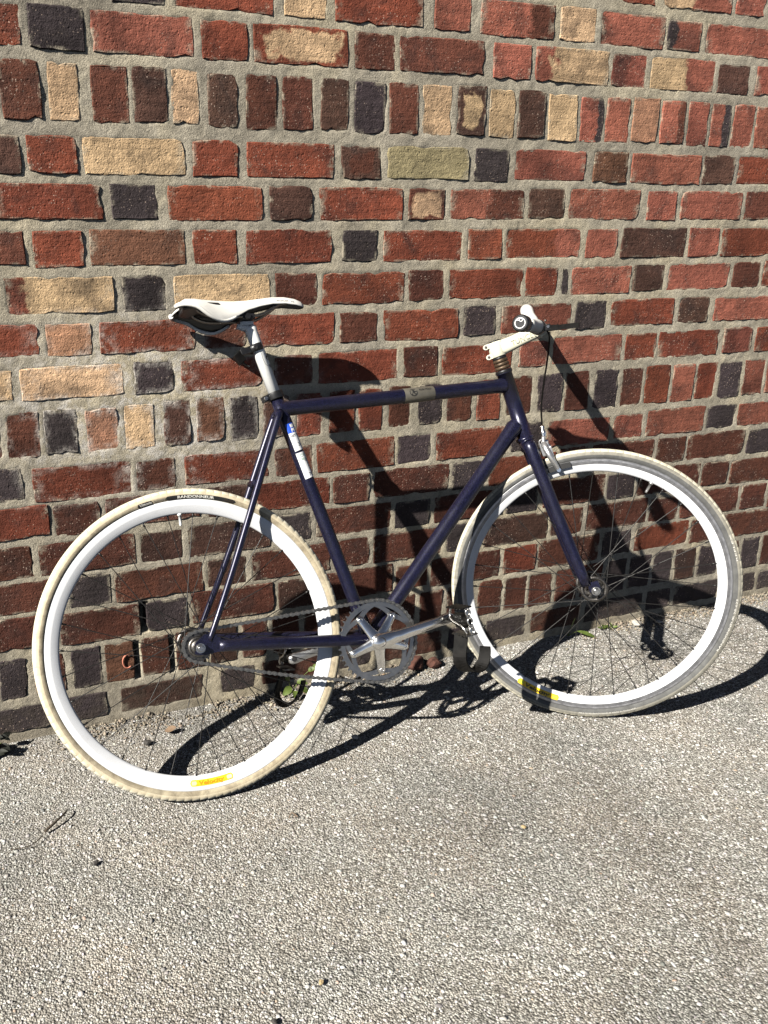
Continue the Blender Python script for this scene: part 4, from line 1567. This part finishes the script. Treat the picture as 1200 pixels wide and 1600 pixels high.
# --- wheels
def make_wheel(c, e1, e2, ax, front, label):
    """e1, e2 span the wheel plane, ax points at the camera"""
    w = sub_empty("wheel", label)
    RC, TR = .325, .0142
    prof, pm = [], []
    N = 22
    for i in range(N):
        th = 2 * math.pi * i / N + math.pi / N
        prof.append((RC + TR * math.cos(th) * (1.0 if math.cos(th) < .3 else .98), TR * .98 * math.sin(th)))
        thm = 2 * math.pi * (i + 1) / N
        cs = math.cos(thm)
        pm.append(0 if cs > .50 else (1 if cs > (-.05 if not front else .05) else 2))
    NB = 122
    vs, fs, ms = [], [], []
    steps = (0.0, .88, .905, .975)
    for bkk in range(NB):
        for q, s0 in enumerate(steps):
            an = 2 * math.pi * (bkk + s0) / NB
            d = math.cos(an) * e1 + math.sin(an) * e2
            gro = q in (2, 3)
            for i, (r, h) in enumerate(prof):
                rr, hh = r, h
                k_ = (r - RC) / TR
                if gro and k_ > .42 and abs(h) > .0035:
                    rr = RC + (r - RC) * .985; hh = h * .985
                elif k_ > .42 and abs(h) > .0035:
                    rr = RC + (r - RC) * 1.0; hh = h * 1.0
                vs.append(c + rr * d + hh * ax)
    T = NB * 4
    for k in range(T):
        k2 = (k + 1) % T
        for i in range(N):
            j = (i + 1) % N
            fs.append([k * N + i, k2 * N + i, k2 * N + j, k * N + j]); ms.append(3 if (k % 4 == 2 and pm[i] == 0 and abs(prof[i][1]) > .003) else pm[i])
    mats = [M_TREAD_F, M_WALL_F, M_WALL_F2, M_WALL_F] if front else [M_TREAD_R, M_WALL_R, M_WALL_R2, M_WALL_R2]
    part(MB().add(vs, fs, ms, True), "tyre", mats, w)
    # deep V rim
    half = [(.3125, .0098), (.3165, .0102), (.3160, .0088)]
    pr_ = [(.3100, .0070), (.3162, .0088), (.3168, .0099), (.3135, .0102), (.3095, .01015), (.3025, .0100), (.3015, .0098), (.2935, .0070), (.2880, .0048), (.2850, .0030), (.2842, 0)]
    pr = pr_ + [(r, -h) for r, h in pr_[:-1]][::-1]
    mi = []
    for i in range(len(pr) - 1):
        k = min(i, len(pr) - 2 - i)
        if not front: mi.append(0)
        else: mi.append(1 if k in (1, 2) else (2 if k == 3 else (1 if k == 4 else 0)))
    part(MB().lathe(c, ax, pr + [pr[0]], 220, mi + [0], e1=e1), "rim", [M_WHITE, M_TRACK, M_TRACK2], w)
    # hub with drilled flanges
    h_ = MB()
    fl = (.036, -.036) if front else (.031, -.035)
    fr_ = .0285 if front else .0300
    h_.lathe(c, ax, [(.0095, fl[1]), (.0150, fl[1] + .004), (.0125, -.010), (.0125, .010), (.0150, fl[0] - .004), (.0095, fl[0])], 28)
    for s0 in fl:
        h_.lathe(c + ax * s0, ax, [(fr_ - .0055, -.0015), (fr_ + .0035, -.0015), (fr_ + .0035, .0015), (fr_ - .0055, .0015)], 40, closed=True)
        h_.lathe(c + ax * s0, ax, [(.0095, -.0016), (.0150, -.0016), (.0150, .0016), (.0095, .0016)], 30, closed=True)
        for k in range(8):
            an = 2 * math.pi * k / 8
            d = math.cos(an) * e1 + math.sin(an) * e2
            h_.box(c + ax * s0 + d * (fr_ * .5 + .005), d * (fr_ * .5 - .006), np.cross(ax, d) * .0022, ax * .0013)
    part(h_, "hub", M_STEEL_DARK if not front else M_STEEL_DARK, w)
    x_ = .062 if front else .083
    part(MB().tube([c - ax * x_, c + ax * x_], .0048, 14), "axle", M_STEEL, w)
    for s0 in (1, -1):
        q = .057 if front else .0715
        nt = MB().tube([c + ax * s0 * q, c + ax * s0 * (q + .002)], .0105, 24)
        nt.tube([c + ax * s0 * (q + .002), c + ax * s0 * (q + .0085)], .0085, 6)
        nt.tube([c + ax * s0 * (q + .0085), c + ax * s0 * (q + .0105)], [.0068, .0055], 20)
        part(nt, "axle_nut", M_STEEL, w)
    # spokes, three cross
    ns = 32
    for k in range(ns):
        side = 0 if k % 2 else 1
        s0 = fl[side]
        kk = k // 2
        out_ = kk % 2
        ra = 2 * math.pi * (k + .5) / ns + math.pi / 2 + math.pi / ns * 0
        ha = 2 * math.pi * (kk + (0.0 if side else .5)) / 16 + math.pi / 2
        ha = ra + (1 if out_ else -1) * math.radians(66 if not front else 62)
        dr_ = math.cos(ra) * e1 + math.sin(ra) * e2
        dh = math.cos(ha) * e1 + math.sin(ha) * e2
        p_h = c + fr_ * dh + ax * (s0 + (.0015 if out_ else -.0015) * (1 if s0 > 0 else -1))
        p_r = c + .2862 * dr_ + ax * (.0015 if s0 > 0 else -.0015)
        mb = MB().tube([p_h, p_r], .0010, 6, caps=False)
        d_ = (p_h - p_r) / np.linalg.norm(p_h - p_r)
        mb.tube([p_r, p_r + d_ * .011], .0021, 6)
        part(mb, "spoke", M_SPOKE, w)
    va = math.radians(90.3 if not front else 45.7)
    dv = math.cos(va) * e1 + math.sin(va) * e2
    vv = MB().tube([c + dv * .286, c + dv * .281, c + dv * .281, c + dv * .262, c + dv * .258], [.0052, .0052, .0031, .0031, .0022], 12)
    part(vv, "valve_stem", M_POST if not front else M_ALU_DULL, w)
    return w

def wheel_text(txt, size, c, e1, e2, ax, rad, deg0, deg_w, lat, mat, bold=0, parent=None, top=True, name="tyre_lettering", slope=0.0):
    V, F = text2d(txt, size, bold)
    w_ = V[:, 0].max()
    out = []
    for x, y in V:
        if top:
            an = math.radians(deg0) - math.radians(deg_w) * x / w_
            r = rad + y
        else:
            an = math.radians(deg0) + math.radians(deg_w) * x / w_
            r = rad - y
        l_ = lat(r)
        out.append(c + r * (math.cos(an) * e1 + math.sin(an) * e2) + l_ * ax)
    return MB().add(out, F, 0, False)

def arc_patch(c, e1, e2, ax, r0, r1, d0, d1, lat, n=24, mi=0, mb=None, rounded=False):
    mb = mb or MB()
    vs, fs = [], []
    for i in range(n + 1):
        an = math.radians(d0 + (d1 - d0) * i / n)
        k = 1.0
        if rounded:
            x = abs(2 * i / n - 1)
            k = math.sqrt(max(0, 1 - max(0, (x - .9) / .1) ** 2)) * .999 + .001
        rm, rh = (r0 + r1) / 2, (r1 - r0) / 2 * k
        for j in range(5):
            r = rm + rh * (j / 2 - 1)
            vs.append(c + r * (math.cos(an) * e1 + math.sin(an) * e2) + lat(r) * ax)
    for i in range(n):
        for j in range(4):
            fs.append([i * 5 + j, i * 5 + j + 1, i * 5 + j + 6, i * 5 + j + 5])
    return mb.add(vs, fs, mi, True)

tyre_lat = lambda r: .0142 * .985 * math.sqrt(max(0, 1 - ((r - .325) / .0142) ** 2)) + .0005
rim_lat = lambda r: (.0100 if r > .302 else .0100 - (.302 - r) * .345) + .0004
rw = make_wheel(C0, fa, fb, fn, False, "rear wheel with plain white deep rim and cream tyre")
rm_ = arc_patch(C0, fa, fb, fn, .3165, .3250, 95.5, 67.5, tyre_lat, 30, rounded=True)
part(rm_, "tyre_label", M_INK, rw)
part(arc_patch(C0, fa, fb, fn, .3165, .3245, 106.5, 100.5, tyre_lat, 14, rounded=True), "tyre_label", M_INK, rw)
tl2 = lambda r: tyre_lat(r) + .0004
part(wheel_text("RANDONNEUR", .0078, C0, fa, fb, fn, .3180, 90.8, 14.5, tl2, M_TXTW, .0003), "tyre_lettering", M_TXTW, rw)
part(wheel_text("Vittoria", .0074, C0, fa, fb, fn, .3182, 105.6, 4.8, tl2, M_TXTW, .0002), "tyre_lettering", M_TXTW, rw)
part(wheel_text("28-622", .0050, C0, fa, fb, fn, .3190, 72.2, 3.6, tl2, M_TXTW), "tyre_lettering", M_RUST, rw)
part(wheel_text("RANDONNEUR", .0058, C0, fa, fb, fn, .3190, 100.0, 4.6, tl2, M_WALL_R2), "tyre_lettering", M_INKGREY, rw)

def rim_decal(c, e1, e2, ax, d0, d1, w, mats):
    mb = arc_patch(c, e1, e2, ax, .2925, .3055, d0, d1, rim_lat, 30, 0, None, True)
    n = 1
    V, F = text2d("Velocity", .0125, .0004)
    w_ = V[:, 0].max()
    span = (d1 - d0)
    o = []
    rl = lambda r: rim_lat(r) + .0004
    for x, y in V:
        an = math.radians(d0 + span * .2 + span * .58 * x / w_)
        r = .3025 - y + .0
        r = .3028 - y * .95 + 0
        o.append(c + r * (math.cos(an) * e1 + math.sin(an) * e2) + rl(r) * ax)
    mb.add(o, F, 1, False)
    # pale end panels
    for q0, q1 in ((.03, .15), (.84, .97)):
        arc_patch(c, e1, e2, ax, .2950, .3030, d0 + span * q0, d0 + span * q1, rl, 8, 2, mb, True)
    return part(mb, "rim_decal", mats, w)
M_PALEY = simple("pale_yellow_decal", (.85, .74, .40), .4)
rim_decal(C0, fa, fb, fn, -98.5, -80.0, rw, [M_YELLOW, M_ORANGE, M_PALEY])

fw_ = make_wheel(HF, sm, st, sn, True, "front wheel with white rim, grey brake track and dusty tyre, turned outwards")
rim_decal(HF, sm, st, sn, -143.0, -121.5, fw_, [M_YELLOW, M_INK, M_LIME])
part(wheel_text("MAX 90 PSI RANDONNEUR MADE IN THAILAND", .0052, HF, sm, st, sn, .3272, -112.0, 24, tl2, M_TXTW, 0, top=False), "tyre_lettering", M_TXTW, fw_)
part(wheel_text("RANDONNEUR 28-622", .0058, HF, sm, st, sn, .3272, -46.0, 24, tl2, M_TXTW, 0, top=False), "tyre_lettering", M_TXTW, fw_)
part(wheel_text("REFLEX", .0052, HF, sm, st, sn, .3280, -6.0, 12, tl2, M_TXTW, 0, top=False), "tyre_lettering", M_TXTW, fw_)

# --- sprocket on the rear hub
def toothed(mb, c, e1, e2, ax, r_in, r_root, r_tip, nt, th, mi=0):
    vs, fs = [], []
    o = []
    for k in range(nt):
        for s0, r in ((0, r_root), (.28, r_root), (.42, r_tip), (.58, r_tip), (.72, r_root)):
            an = 2 * math.pi * (k + s0) / nt
            o.append((r * math.cos(an), r * math.sin(an)))
    n = len(o)
    for h in (-th / 2, th / 2):
        for x, y in o:
            vs.append(c + x * e1 + y * e2 + h * ax)
        for x, y in o:
            q = r_in / math.hypot(x, y)
            vs.append(c + x * q * e1 + y * q * e2 + h * ax)
    for k in range(n):
        k2 = (k + 1) % n
        fs += [[k, k2, n + k2, n + k], [2 * n + k, 2 * n + k2, 3 * n + k2, 3 * n + k], [k, k2, 2 * n + k2, 2 * n + k], [n + k, n + k2, 3 * n + k2, 3 * n + k]]
    return mb.add(vs, fs, mi, False)
CH_L = .0435
cg = toothed(MB(), C0 + fn * CH_L, fa, fb, fn, .0225, .0305, .0355, 16, .003)
cg.lathe(C0 + fn * (CH_L + .003), fn, [(.0095, -.004), (.0215, -.004), (.0225, -.001), (.0215, .003), (.0160, .0035), (.0150, .001), (.0095, .001)], 30)
lk = cg
for k in range(10):
    an = 2 * math.pi * k / 10
    d = math.cos(an) * fa + math.sin(an) * fb
    lk.tube([C0 + d * .0265 + fn * (CH_L + .0012), C0 + d * .0265 + fn * (CH_L + .0022)], .0024, 10, 1)
part(cg, "sprocket", [M_STEEL_DARK, M_BLACK], rw)
part(MB().lathe(C0 + fn * (CH_L + .0085), fn, [(.0095, -.004), (.0165, -.004), (.0170, 0), (.0160, .004), (.0095, .004)], 24), "lock_ring", M_STEEL_DARK, rw)

# --- chainring, cranks
RC_ = FP(.408, -.047, CH_L)
cr = toothed(MB(), RC_, fa, fb, fn, .0790, .0895, .0955, 46, .0032)
ca = math.atan2(.029, .174)
e1c = math.cos(ca) * fa + math.sin(ca) * fb
e2c = -math.sin(ca) * fa + math.cos(ca) * fb
BOLT = [math.radians(q) for q in (126, 54, -18, -90, -162)]
for ba in BOLT:
    db = math.cos(ba) * fa + math.sin(ba) * fb
    for sg in (1, -1):
        pts = []
        for t in np.linspace(0, 1, 7):
            an = ba + sg * math.radians(36) * t
            r = .0660 + (.0825 - .0660) * t ** 1.1
            pts.append(RC_ + r * (math.cos(an) * fa + math.sin(an) * fb))
        cr.ribbon(pts, [np.cross(fn, p - RC_) * 0 + (p - RC_) for p in pts], [.012, .0115, .0105, .0095, .0085, .008, .008], .0030)
    cr.tube([RC_ + db * .065 - fn * .0018, RC_ + db * .065 + fn * .0018], .0088, 20)
chainring = part(cr, "chainring", simple("anodised_chainring", (.30, .30, .30), .34, .95, .12, 60))
for ba in BOLT:
    db = math.cos(ba) * fa + math.sin(ba) * fb
    q = RC_ + db * .065
    m_ = MB().lathe(q + fn * .0075, fn, [(0, -.002), (.0030, -.002), (.0030, .0012), (.0050, .0016), (.0058, 0), (.0058, -.004)], 20)
    part(m_, "chainring_bolt", M_ALU, chainring)

SPN = FP(.404, -.0455, .062)
def crank(root, end, ax_, near):
    """forged arm from root to end, both centre points of its outer face"""
    d = end - root; L = np.linalg.norm(d); d /= L
    y = np.cross(ax_, d); y /= np.linalg.norm(y)
    prof = [(-.019, .0), (-.014, .0135), (0, .0185), (.02, .0165), (.05, .0128), (.10, .0112), (L - .03, .0108), (L - .005, .0128), (L + .006, .0118), (L + .013, .006)]
    o = [(x, h) for x, h in prof] + [(x, -h) for x, h in prof[::-1]]
    o = o[:-1] if prof[0][1] == 0 else o
    n = len(o)
    mb = MB()
    def th(x):
        return .0145 if x > .03 else .0145 + (.03 - x) * .10
    rings = []
    for q, hh in ((.78, .5), (.97, .28), (1.0, 0), (.97, -.28), (.8, -.5)):
        rings.append([root + d * (x if 0 < x < L else (x * (.9 + .1 * q))) + y * h * q + ax_ * (hh * th(x) - .5 * .0145) for x, h in o])
    vs = [p for r in rings for p in r]
    fs = []
    for r in range(4):
        for k in range(n):
            k2 = (k + 1) % n
            fs.append([r * n + k, r * n + k2, (r + 1) * n + k2, (r + 1) * n + k])
    # faces as strips across the arm so that they shade well
    m = n // 2
    for r, rev in ((0, 1), (4, 0)):
        for k in range(m):
            a1, b1 = k, k + 1
            a2, b2 = (n - k) % n, (n - k - 1) % n
            q = [a1, b1, b2, a2] if a1 != a2 else [a1, b1, b2]
            q = list(dict.fromkeys(q))
            if len(q) >= 3:
                fs.append([r * n + t for t in q])
    mb.add(vs, fs, 0, True)
    return mb
CE = FP(.577, -.0155, .077)
ck = crank(SPN + fn * .012, CE, fn, True)
for ba in BOLT:
    db = math.cos(ba) * fa + math.sin(ba) * fb
    q = RC_ + db * .068 + fn * .0045
    cpt = SPN + fn * .000
    y = np.cross(fn, db)
    secs = [(.006, .0150, .0065, .0), (.018, .0135, .0060, .15), (.034, .0112, .0050, .55), (.054, .0098, .0040, .95), (.066, .0095, .0036, 1.0), (.0735, .0055, .0030, 1.0)]
    vs, fs = [], []
    for r, hw, hz, k in secs:
        base = FP(.404, -.0455, 0) * (1 - k) + FP(.408, -.047, 0) * k
        lat = (.058) * (1 - k) + (CH_L + .0052) * k
        for an in np.linspace(0, 2 * math.pi, 15)[:-1]:
            vs.append(base + db * r + y * hw * math.cos(an) + fn * (lat + hz * math.sin(an)))
    for i in range(len(secs) - 1):
        for k in range(14):
            fs.append([i * 14 + k, i * 14 + (k + 1) % 14, (i + 1) * 14 + (k + 1) % 14, (i + 1) * 14 + k])
    fs.append([(len(secs) - 1) * 14 + k for k in range(14)])
    ck.add(vs, fs, 0, True)
ck.lathe(FP(.404, -.0455, .058), fn, [(.0185, -.016), (.0192, -.004), (.0175, .008), (.0120, .0155)], 32)
near_crank = part(ck, "crank_arm", M_ALU, label="polished crank arm on the chain side")
part(MB().lathe(FP(.404, -.0455, .0735), fn, [(.0125, -.008), (.0125, .0008), (.0105, .0022), (.0085, .0018), (.0080, -.002), (.0048, -.003), (.0044, -.006), (0, -.006)], 30), "crank_bolt", M_STEEL_DARK, near_crank)
part(MB().tube([CE - fn * .004, CE + fn * .0012], .0058, 18), "pedal_eye", M_STEEL_DARK, near_crank)
FE = FP(.238, -.0765, -.072)
fk = crank(FP(.404, -.0455, -.072), FE, -fn, False)
far_crank = part(fk, "crank_arm", M_ALU_DULL, label="crank arm on the far side behind the rear wheel")
part(MB().tube([FE + fn * .003 + fn * .012, FE + fn * .016], .0062, 18), "pedal_eye", M_STEEL_DARK, far_crank)

# --- pedals with half clips
def pedal(end, sgn, turn, label):
    d1 = math.cos(turn) * fb + math.sin(turn) * fa       # from one cage plate to the other
    d2 = np.cross(fn, d1); d2 /= np.linalg.norm(d2)      # thickness
    ax_ = fn * sgn
    o = end + ax_ * .004
    mb = MB()
    mb.tube([o, o + ax_ * .020, o + ax_ * .024, o + ax_ * .072, o + ax_ * .080, o + ax_ * .084], [.0085, .0085, .0125, .0105, .0095, .004], 18)
    mb.box(o + ax_ * .046, d1 * .016, d2 * .009, ax_ * .018)
    pdl = part(mb, "pedal", M_BLACK_DULL, label=label)
    for sg in (1, -1):
        cg_ = MB()
        cg_.box(o + ax_ * .046 + d1 * .0305 * sg, d1 * .0018, d2 * .010, ax_ * .034)
        for k in range(6):
            for s2 in (1, -1):
                cg_.box(o + ax_ * (.016 + .012 * k) + d1 * .0305 * sg + d2 * s2 * .0112, d1 * .0017, d2 * .0026, ax_ * .0035)
        part(cg_, "cage_plate", M_STEEL_DARK if sg < 0 else M_BLACK_DULL, pdl)
    lp = MB()
    for k, q in enumerate((.020, 0, -.020)):
        cc_ = o + ax_ * .083 + d1 * q
        lp.tube([cc_ + d1 * .0075 * math.cos(t) + d2 * .0055 * math.sin(t) for t in np.linspace(0, 2 * math.pi, 17)], .0019, 8)
    lp.ribbon([o + ax_ * .080 + d1 * .030, o + ax_ * .080, o + ax_ * .080 - d1 * .030], d2, .008, .0022)
    part(lp, "cage_end", M_STEEL, pdl)
    br = MB()
    br.tube(smooth_path([o + ax_ * .020 + d1 * .029 + d2 * .006, o + ax_ * .016 + d1 * .012 + d2 * .010, o + ax_ * .030 + d1 * .000 + d2 * .012, o + ax_ * .060 - d1 * .010 + d2 * .010, o + ax_ * .070 - d1 * .028 + d2 * .006], 16), .0026, 8)
    part(br, "cage_brace", M_STEEL, pdl)
    return pdl, o, d1, d2, ax_
pd1, o, d1, d2, ax_ = pedal(CE, 1, math.radians(-8), "near pedal with black toe clip hanging down")
wd = fn * .80 + fa * .60
def toe(pdl, o, ax_, wd, flip=1):
    P = [FPo + o for FPo in ()]
    base = o + ax_ * .042
    pts = [base - d1 * .030 - fa * .006 * flip, base - d1 * .055 - fa * .014 * flip, base - d1 * .086 - fa * .024 * flip, base - d1 * .106 - fa * .020 * flip, base - d1 * .117 - fa * .002 * flip, base - d1 * .114 + fa * .018 * flip, base - d1 * .100 + fa * .032 * flip, base - d1 * .080 + fa * .041 * flip, base - d1 * .067 + fa * .044 * flip]
    part(MB().ribbon(smooth_path(pts, 26), wd, [.031] * 10 + list(np.linspace(.031, .024, 17)), .0045), "toe_clip", M_BLACK_DULL, pdl)
toe(pd1, o, ax_, wd)
pd2, o, d1, d2, ax_ = pedal(FE - fn * .006, -1, math.radians(6), "far pedal with black toe clip hanging beside the weed")
toe(pd2, o, ax_, fn * .75 - fa * .66)

# --- chain: plates and rollers along two tangents and two arcs
R1, R2_ = .0927, .0325
c1, c2 = A(.408, -.047), A(0, 0)
dv = c2 - c1; D_ = np.linalg.norm(dv); th0 = math.atan2(dv[1], dv[0])
al = math.acos((R1 - R2_) / D_)
path = []
aT, aB = th0 - al, th0 + al          # contact angles (upper, lower seen from the ring)
def arc(cn, r, s0, s1, n):
    return [(cn[0] + r * math.cos(s0 + (s1 - s0) * i / n), cn[1] + r * math.sin(s0 + (s1 - s0) * i / n)) for i in range(n + 1)]
if math.sin(aT) < math.sin(aB): aT, aB = aB, aT
aT %= 2 * math.pi; aB %= 2 * math.pi
ring_arc = arc(c1, R1, aT, aB - 2 * math.pi if aB > aT else aB, 120)   # over the front, clockwise
if not any(p[0] > c1[0] + R1 * .9 for p in ring_arc):
    ring_arc = arc(c1, R1, aT, aB + (2 * math.pi if aB < aT else 0), 120)
cog_arc = arc(c2, R2_, aB, aT, 60)
if not any(p[0] < -R2_ * .8 for p in cog_arc):
    cog_arc = arc(c2, R2_, aB, aT + 2 * math.pi, 60)
up_run = [cog_arc[-1], ring_arc[0]]
low = [(ring_arc[-1][0] + (cog_arc[0][0] - ring_arc[-1][0]) * t, ring_arc[-1][1] + (cog_arc[0][1] - ring_arc[-1][1]) * t - .006 * math.sin(math.pi * t)) for t in np.linspace(0, 1, 30)]
poly = np.array(ring_arc + low[1:-1] + cog_arc + [ring_arc[0]])
seg = np.linalg.norm(np.diff(poly, axis=0), axis=1)
cum = np.r_[0, np.cumsum(seg)]
nl = int(round(cum[-1] / .0127)); nl += nl % 2
ps = [A(np.interp(t, cum, poly[:, 0]), np.interp(t, cum, poly[:, 1])) for t in np.linspace(0, cum[-1], nl + 1)]
ch = MB()
for k in range(nl):
    p, q = ps[k], ps[k + 1]
    d = (q - p) / np.linalg.norm(q - p); yv = A(-d[1], d[0]); L = np.linalg.norm(q - p)
    ex = d[0] * fa + d[1] * fb; ey = yv[0] * fa + yv[1] * fb
    oc = FP(*p, CH_L)
    hh = .0042
    o_ = [(-hh, 0), (-hh * .7, -hh * .7), (0, -hh), (L * .5, -hh * .52), (L, -hh), (L + hh * .7, -hh * .7), (L + hh, 0), (L + hh * .7, hh * .7), (L, hh), (L * .5, hh * .52), (0, hh), (-hh * .7, hh * .7)]
    lt = .0042 if k % 2 else .0030
    for sg in (1, -1):
        ch.plate(o_, oc + fn * lt * sg, ex, ey, fn, .0011)
    ch.tube([oc - fn * .0052, oc + fn * .0052], .0022, 8)
part(ch, "chain", M_CHAIN)

# ------------------------------------------------------------------ small things on the ground
def leaf(mb, base, d, up, L, W, curl=.25, mi=0):
    d = np.asarray(d, float); d /= np.linalg.norm(d)
    sd = np.cross(d, up); sd /= np.linalg.norm(sd)
    nn = np.cross(sd, d)
    vs, fs = [], []
    n = 6
    for i in range(n + 1):
        t = i / n
        w = W * math.sin(math.pi * min(1, t * .93 + .05)) ** .8
        c = base + d * L * t + nn * (-curl * L * t * t)
        vs += [c - sd * w / 2 + nn * w * .18, c, c + sd * w / 2 + nn * w * .18]
    for i in range(n):
        for k in (0, 1):
            fs.append([i * 3 + k, i * 3 + k + 1, (i + 1) * 3 + k + 1, (i + 1) * 3 + k])
    mb.add(vs, fs, mi, True)

def weed(name, x, y, label, specs, stalks, cat="weed", mat=None):
    r = empty(name, (x, y, 0))
    tag(r, label, cat)
    o = A(x, y, 0)
    for s0 in stalks:
        MB().tube(smooth_path([o + A(*q) for q in s0], 8), list(np.linspace(.0016, .0009, 9)), 6).build("stalk", M_STALK, r, o)
    for b, d, L, W, c in specs:
        mb = MB()
        leaf(mb, o + A(*b), A(*d), A(.1, -.7, .7), L, W, c)
        mb.build("leaf", mat or M_LEAF, r, o)
    return r
weed("small_weed", .690, -.030, "small yellow-green weed at the wall behind the far pedal",
     [((-.010, -.02, .045), (-.3, -.5, .6), .030, .022, .3), ((-.006, -.02, .028), (-.6, -.5, -.1), .030, .021, .5), ((.012, -.02, .040), (.5, -.6, .2), .028, .020, .4), ((.020, -.02, .022), (.6, -.6, -.2), .026, .018, .5), ((.045, -.02, .068), (.4, -.5, .4), .020, .015, .3), ((.058, -.02, .072), (.5, -.4, .6), .018, .013, .3), ((.0, -.03, .020), (.0, -.8, -.2), .026, .020, .5)],
     [[(0, 0, 0), (-.004, -.01, .02), (-.010, -.02, .046)], [(.004, 0, 0), (.012, -.01, .02), (.020, -.02, .04)], [(.006, 0, 0), (.025, -.01, .04), (.055, -.02, .072)]])
weed("weed_sprout", 1.615, -.022, "thin weed sprout with one long leaf under the front hub",
     [((.0, -.01, .030), (-.15, -.2, .9), .045, .012, -.2), ((.022, -.015, .018), (.8, -.5, -.15), .062, .014, .3)],
     [[(0, 0, 0), (0, -.006, .016), (0, -.01, .032)], [(.004, 0, 0), (.012, -.01, .012), (.024, -.016, .019)]])
weed("moss_tuft", 1.765, -.020, "low yellow-green moss tuft at the wall foot right of the sprout",
     [((rng.uniform(-.025, .025), rng.uniform(-.014, .004), .002), (rng.uniform(-1, 1), rng.uniform(-1, .2), .5), .016, .007, .3) for _ in range(16)],
     [[(-.02, 0, .001), (0, -.005, .003), (.02, 0, .001)]], "moss")
weed("dead_weed", -.085, -.018, "dark withered weed clump at the left end of the wall foot",
     [((rng.uniform(-.05, .03), rng.uniform(-.05, -.005), rng.uniform(.004, .05)), (rng.uniform(-1, 1), rng.uniform(-1, .3), rng.uniform(-.3, .7)), rng.uniform(.02, .035), rng.uniform(.010, .018), .5) for _ in range(46)],
     [[(0, 0, 0), (-.01, -.01, .03), (-.02, -.02, .05)], [(0, 0, 0), (.015, -.02, .02), (.025, -.03, .03)]], mat=M_DARKLEAF)

lf = MB()
leaf(lf, A(.325, -.105, .006), A(.9, -.25, .12), A(0, -.3, 1), .030, .020, -.25)
tag(lf.build("fallen_leaf", M_DRY, None, (.34, -.105, 0)), "dry brown fallen leaf on the pavement inside the rear wheel", "leaf")
tw = MB().tube(smooth_path([(.010, -.385, .004), (.030, -.372, .009), (.052, -.352, .011), (.062, -.335, .008)], 12), list(np.linspace(.0032, .0015, 13)), 7)
tag(tw.build("twig", M_TWIG, None, (.03, -.365, 0)), "short dark curved twig on the pavement left of the rear wheel", "twig")
tw = MB().tube(smooth_path([(-.060, -.415, .002), (-.02, -.418, .004), (.005, -.395, .003)], 10), .0010, 6)
tag(tw.build("grass_stem", M_TWIG, None, (-.02, -.41, 0)), "thin dry stem lying beside the curved twig", "stem")
tw = MB().tube(smooth_path([(.495, -.525, .002), (.505, -.515, .005), (.512, -.530, .003)], 8), .0010, 6)
tag(tw.build("thin_root", M_DRY, None, (.50, -.52, 0)), "tiny reddish curled stem on the pavement below the rear wheel", "stem")

def rock(name, x, y, r, mat, label, cat, seed, flat=.65, z=0.0):
    g = np.random.default_rng(seed)
    bm = bmesh.new()
    bmesh.ops.create_icosphere(bm, subdivisions=2, radius=1)
    me = bpy.data.meshes.new(name)
    for v in bm.verts:
        p = np.array(v.co)
        k = 1 + .22 * math.sin(p[0] * 3.1 + seed) * math.cos(p[1] * 2.7 + seed * 2) + g.uniform(-.07, .07)
        v.co = Vector((p[0] * r * 1.15 * k, p[1] * r * .9 * k, p[2] * r * flat * k))
    bm.to_mesh(me); bm.free()
    me.materials.append(mat)
    ob = bpy.data.objects.new(name, me)
    col.objects.link(ob)
    ob.location = (x, y, r * flat * .7 + z)
    ob.rotation_euler = (0, 0, seed * 1.3)
    tag(ob, label, cat)
    return ob
rock("brick_fragment", 1.075, -.028, .030, M_RUBBLE, "larger red brick fragment at the wall foot behind the chainring", "brick fragment", 3, .6)
rock("brick_fragment", 1.128, -.040, .022, M_RUBBLE, "smaller red brick fragment right of the larger one by the chainring", "brick fragment", 5, .7)
M_PEB = simple("pale_pebble", (.42, .39, .34), .85, 0, .2, 80, .3)
M_PEBD = simple("dark_pebble", (.05, .045, .04), .85, 0, .3, 80, .3)
M_PEBT = simple("tan_pebble", (.46, .34, .18), .85, 0, .2, 80, .3)
rock("pebble", .275, -.135, .009, M_PEBD, "black pebble on the pavement in the lower left of the rear wheel", "pebble", 2)
rock("pebble", .095, -.515, .0055, M_PEBD, "dark pebble on the open pavement below the twig", "pebble", 8)
rock("pebble", .755, -.300, .008, M_PEB, "pale pebble in the sun just right of the rear tyre", "pebble", 4)
rock("pebble", 1.865, -.040, .014, M_PEB, "largest pale pebble at the wall foot under the right of the front wheel", "pebble", 6)
rock("pebble", 1.945, -.050, .011, M_PEB, "flat pale pebble at the wall foot near the front rim's right side", "pebble", 7, .4)
rock("pebble", .300, -.965, .005, M_PEBD, "small dark pebble near the bottom edge of the pavement", "pebble", 9)
rock("pebble", .395, -.925, .0045, M_PEBT, "small tan pebble near the bottom edge, right of the dark one", "pebble", 10)
rock("pebble", .930, -.725, .0055, M_PEBT, "tan chip on the open pavement at the right", "pebble", 11, .4)

# red chalk mark on one upright brick inside the rear wheel
MB().tube(smooth_path([(.262 + .012 * math.cos(t), -.0030, .163 + .018 * math.sin(t)) for t in np.linspace(.9, 5.4, 9)], 18), .0019, 6).build("chalk_mark", M_REDCHALK, wall, (1.2, 0, 0))
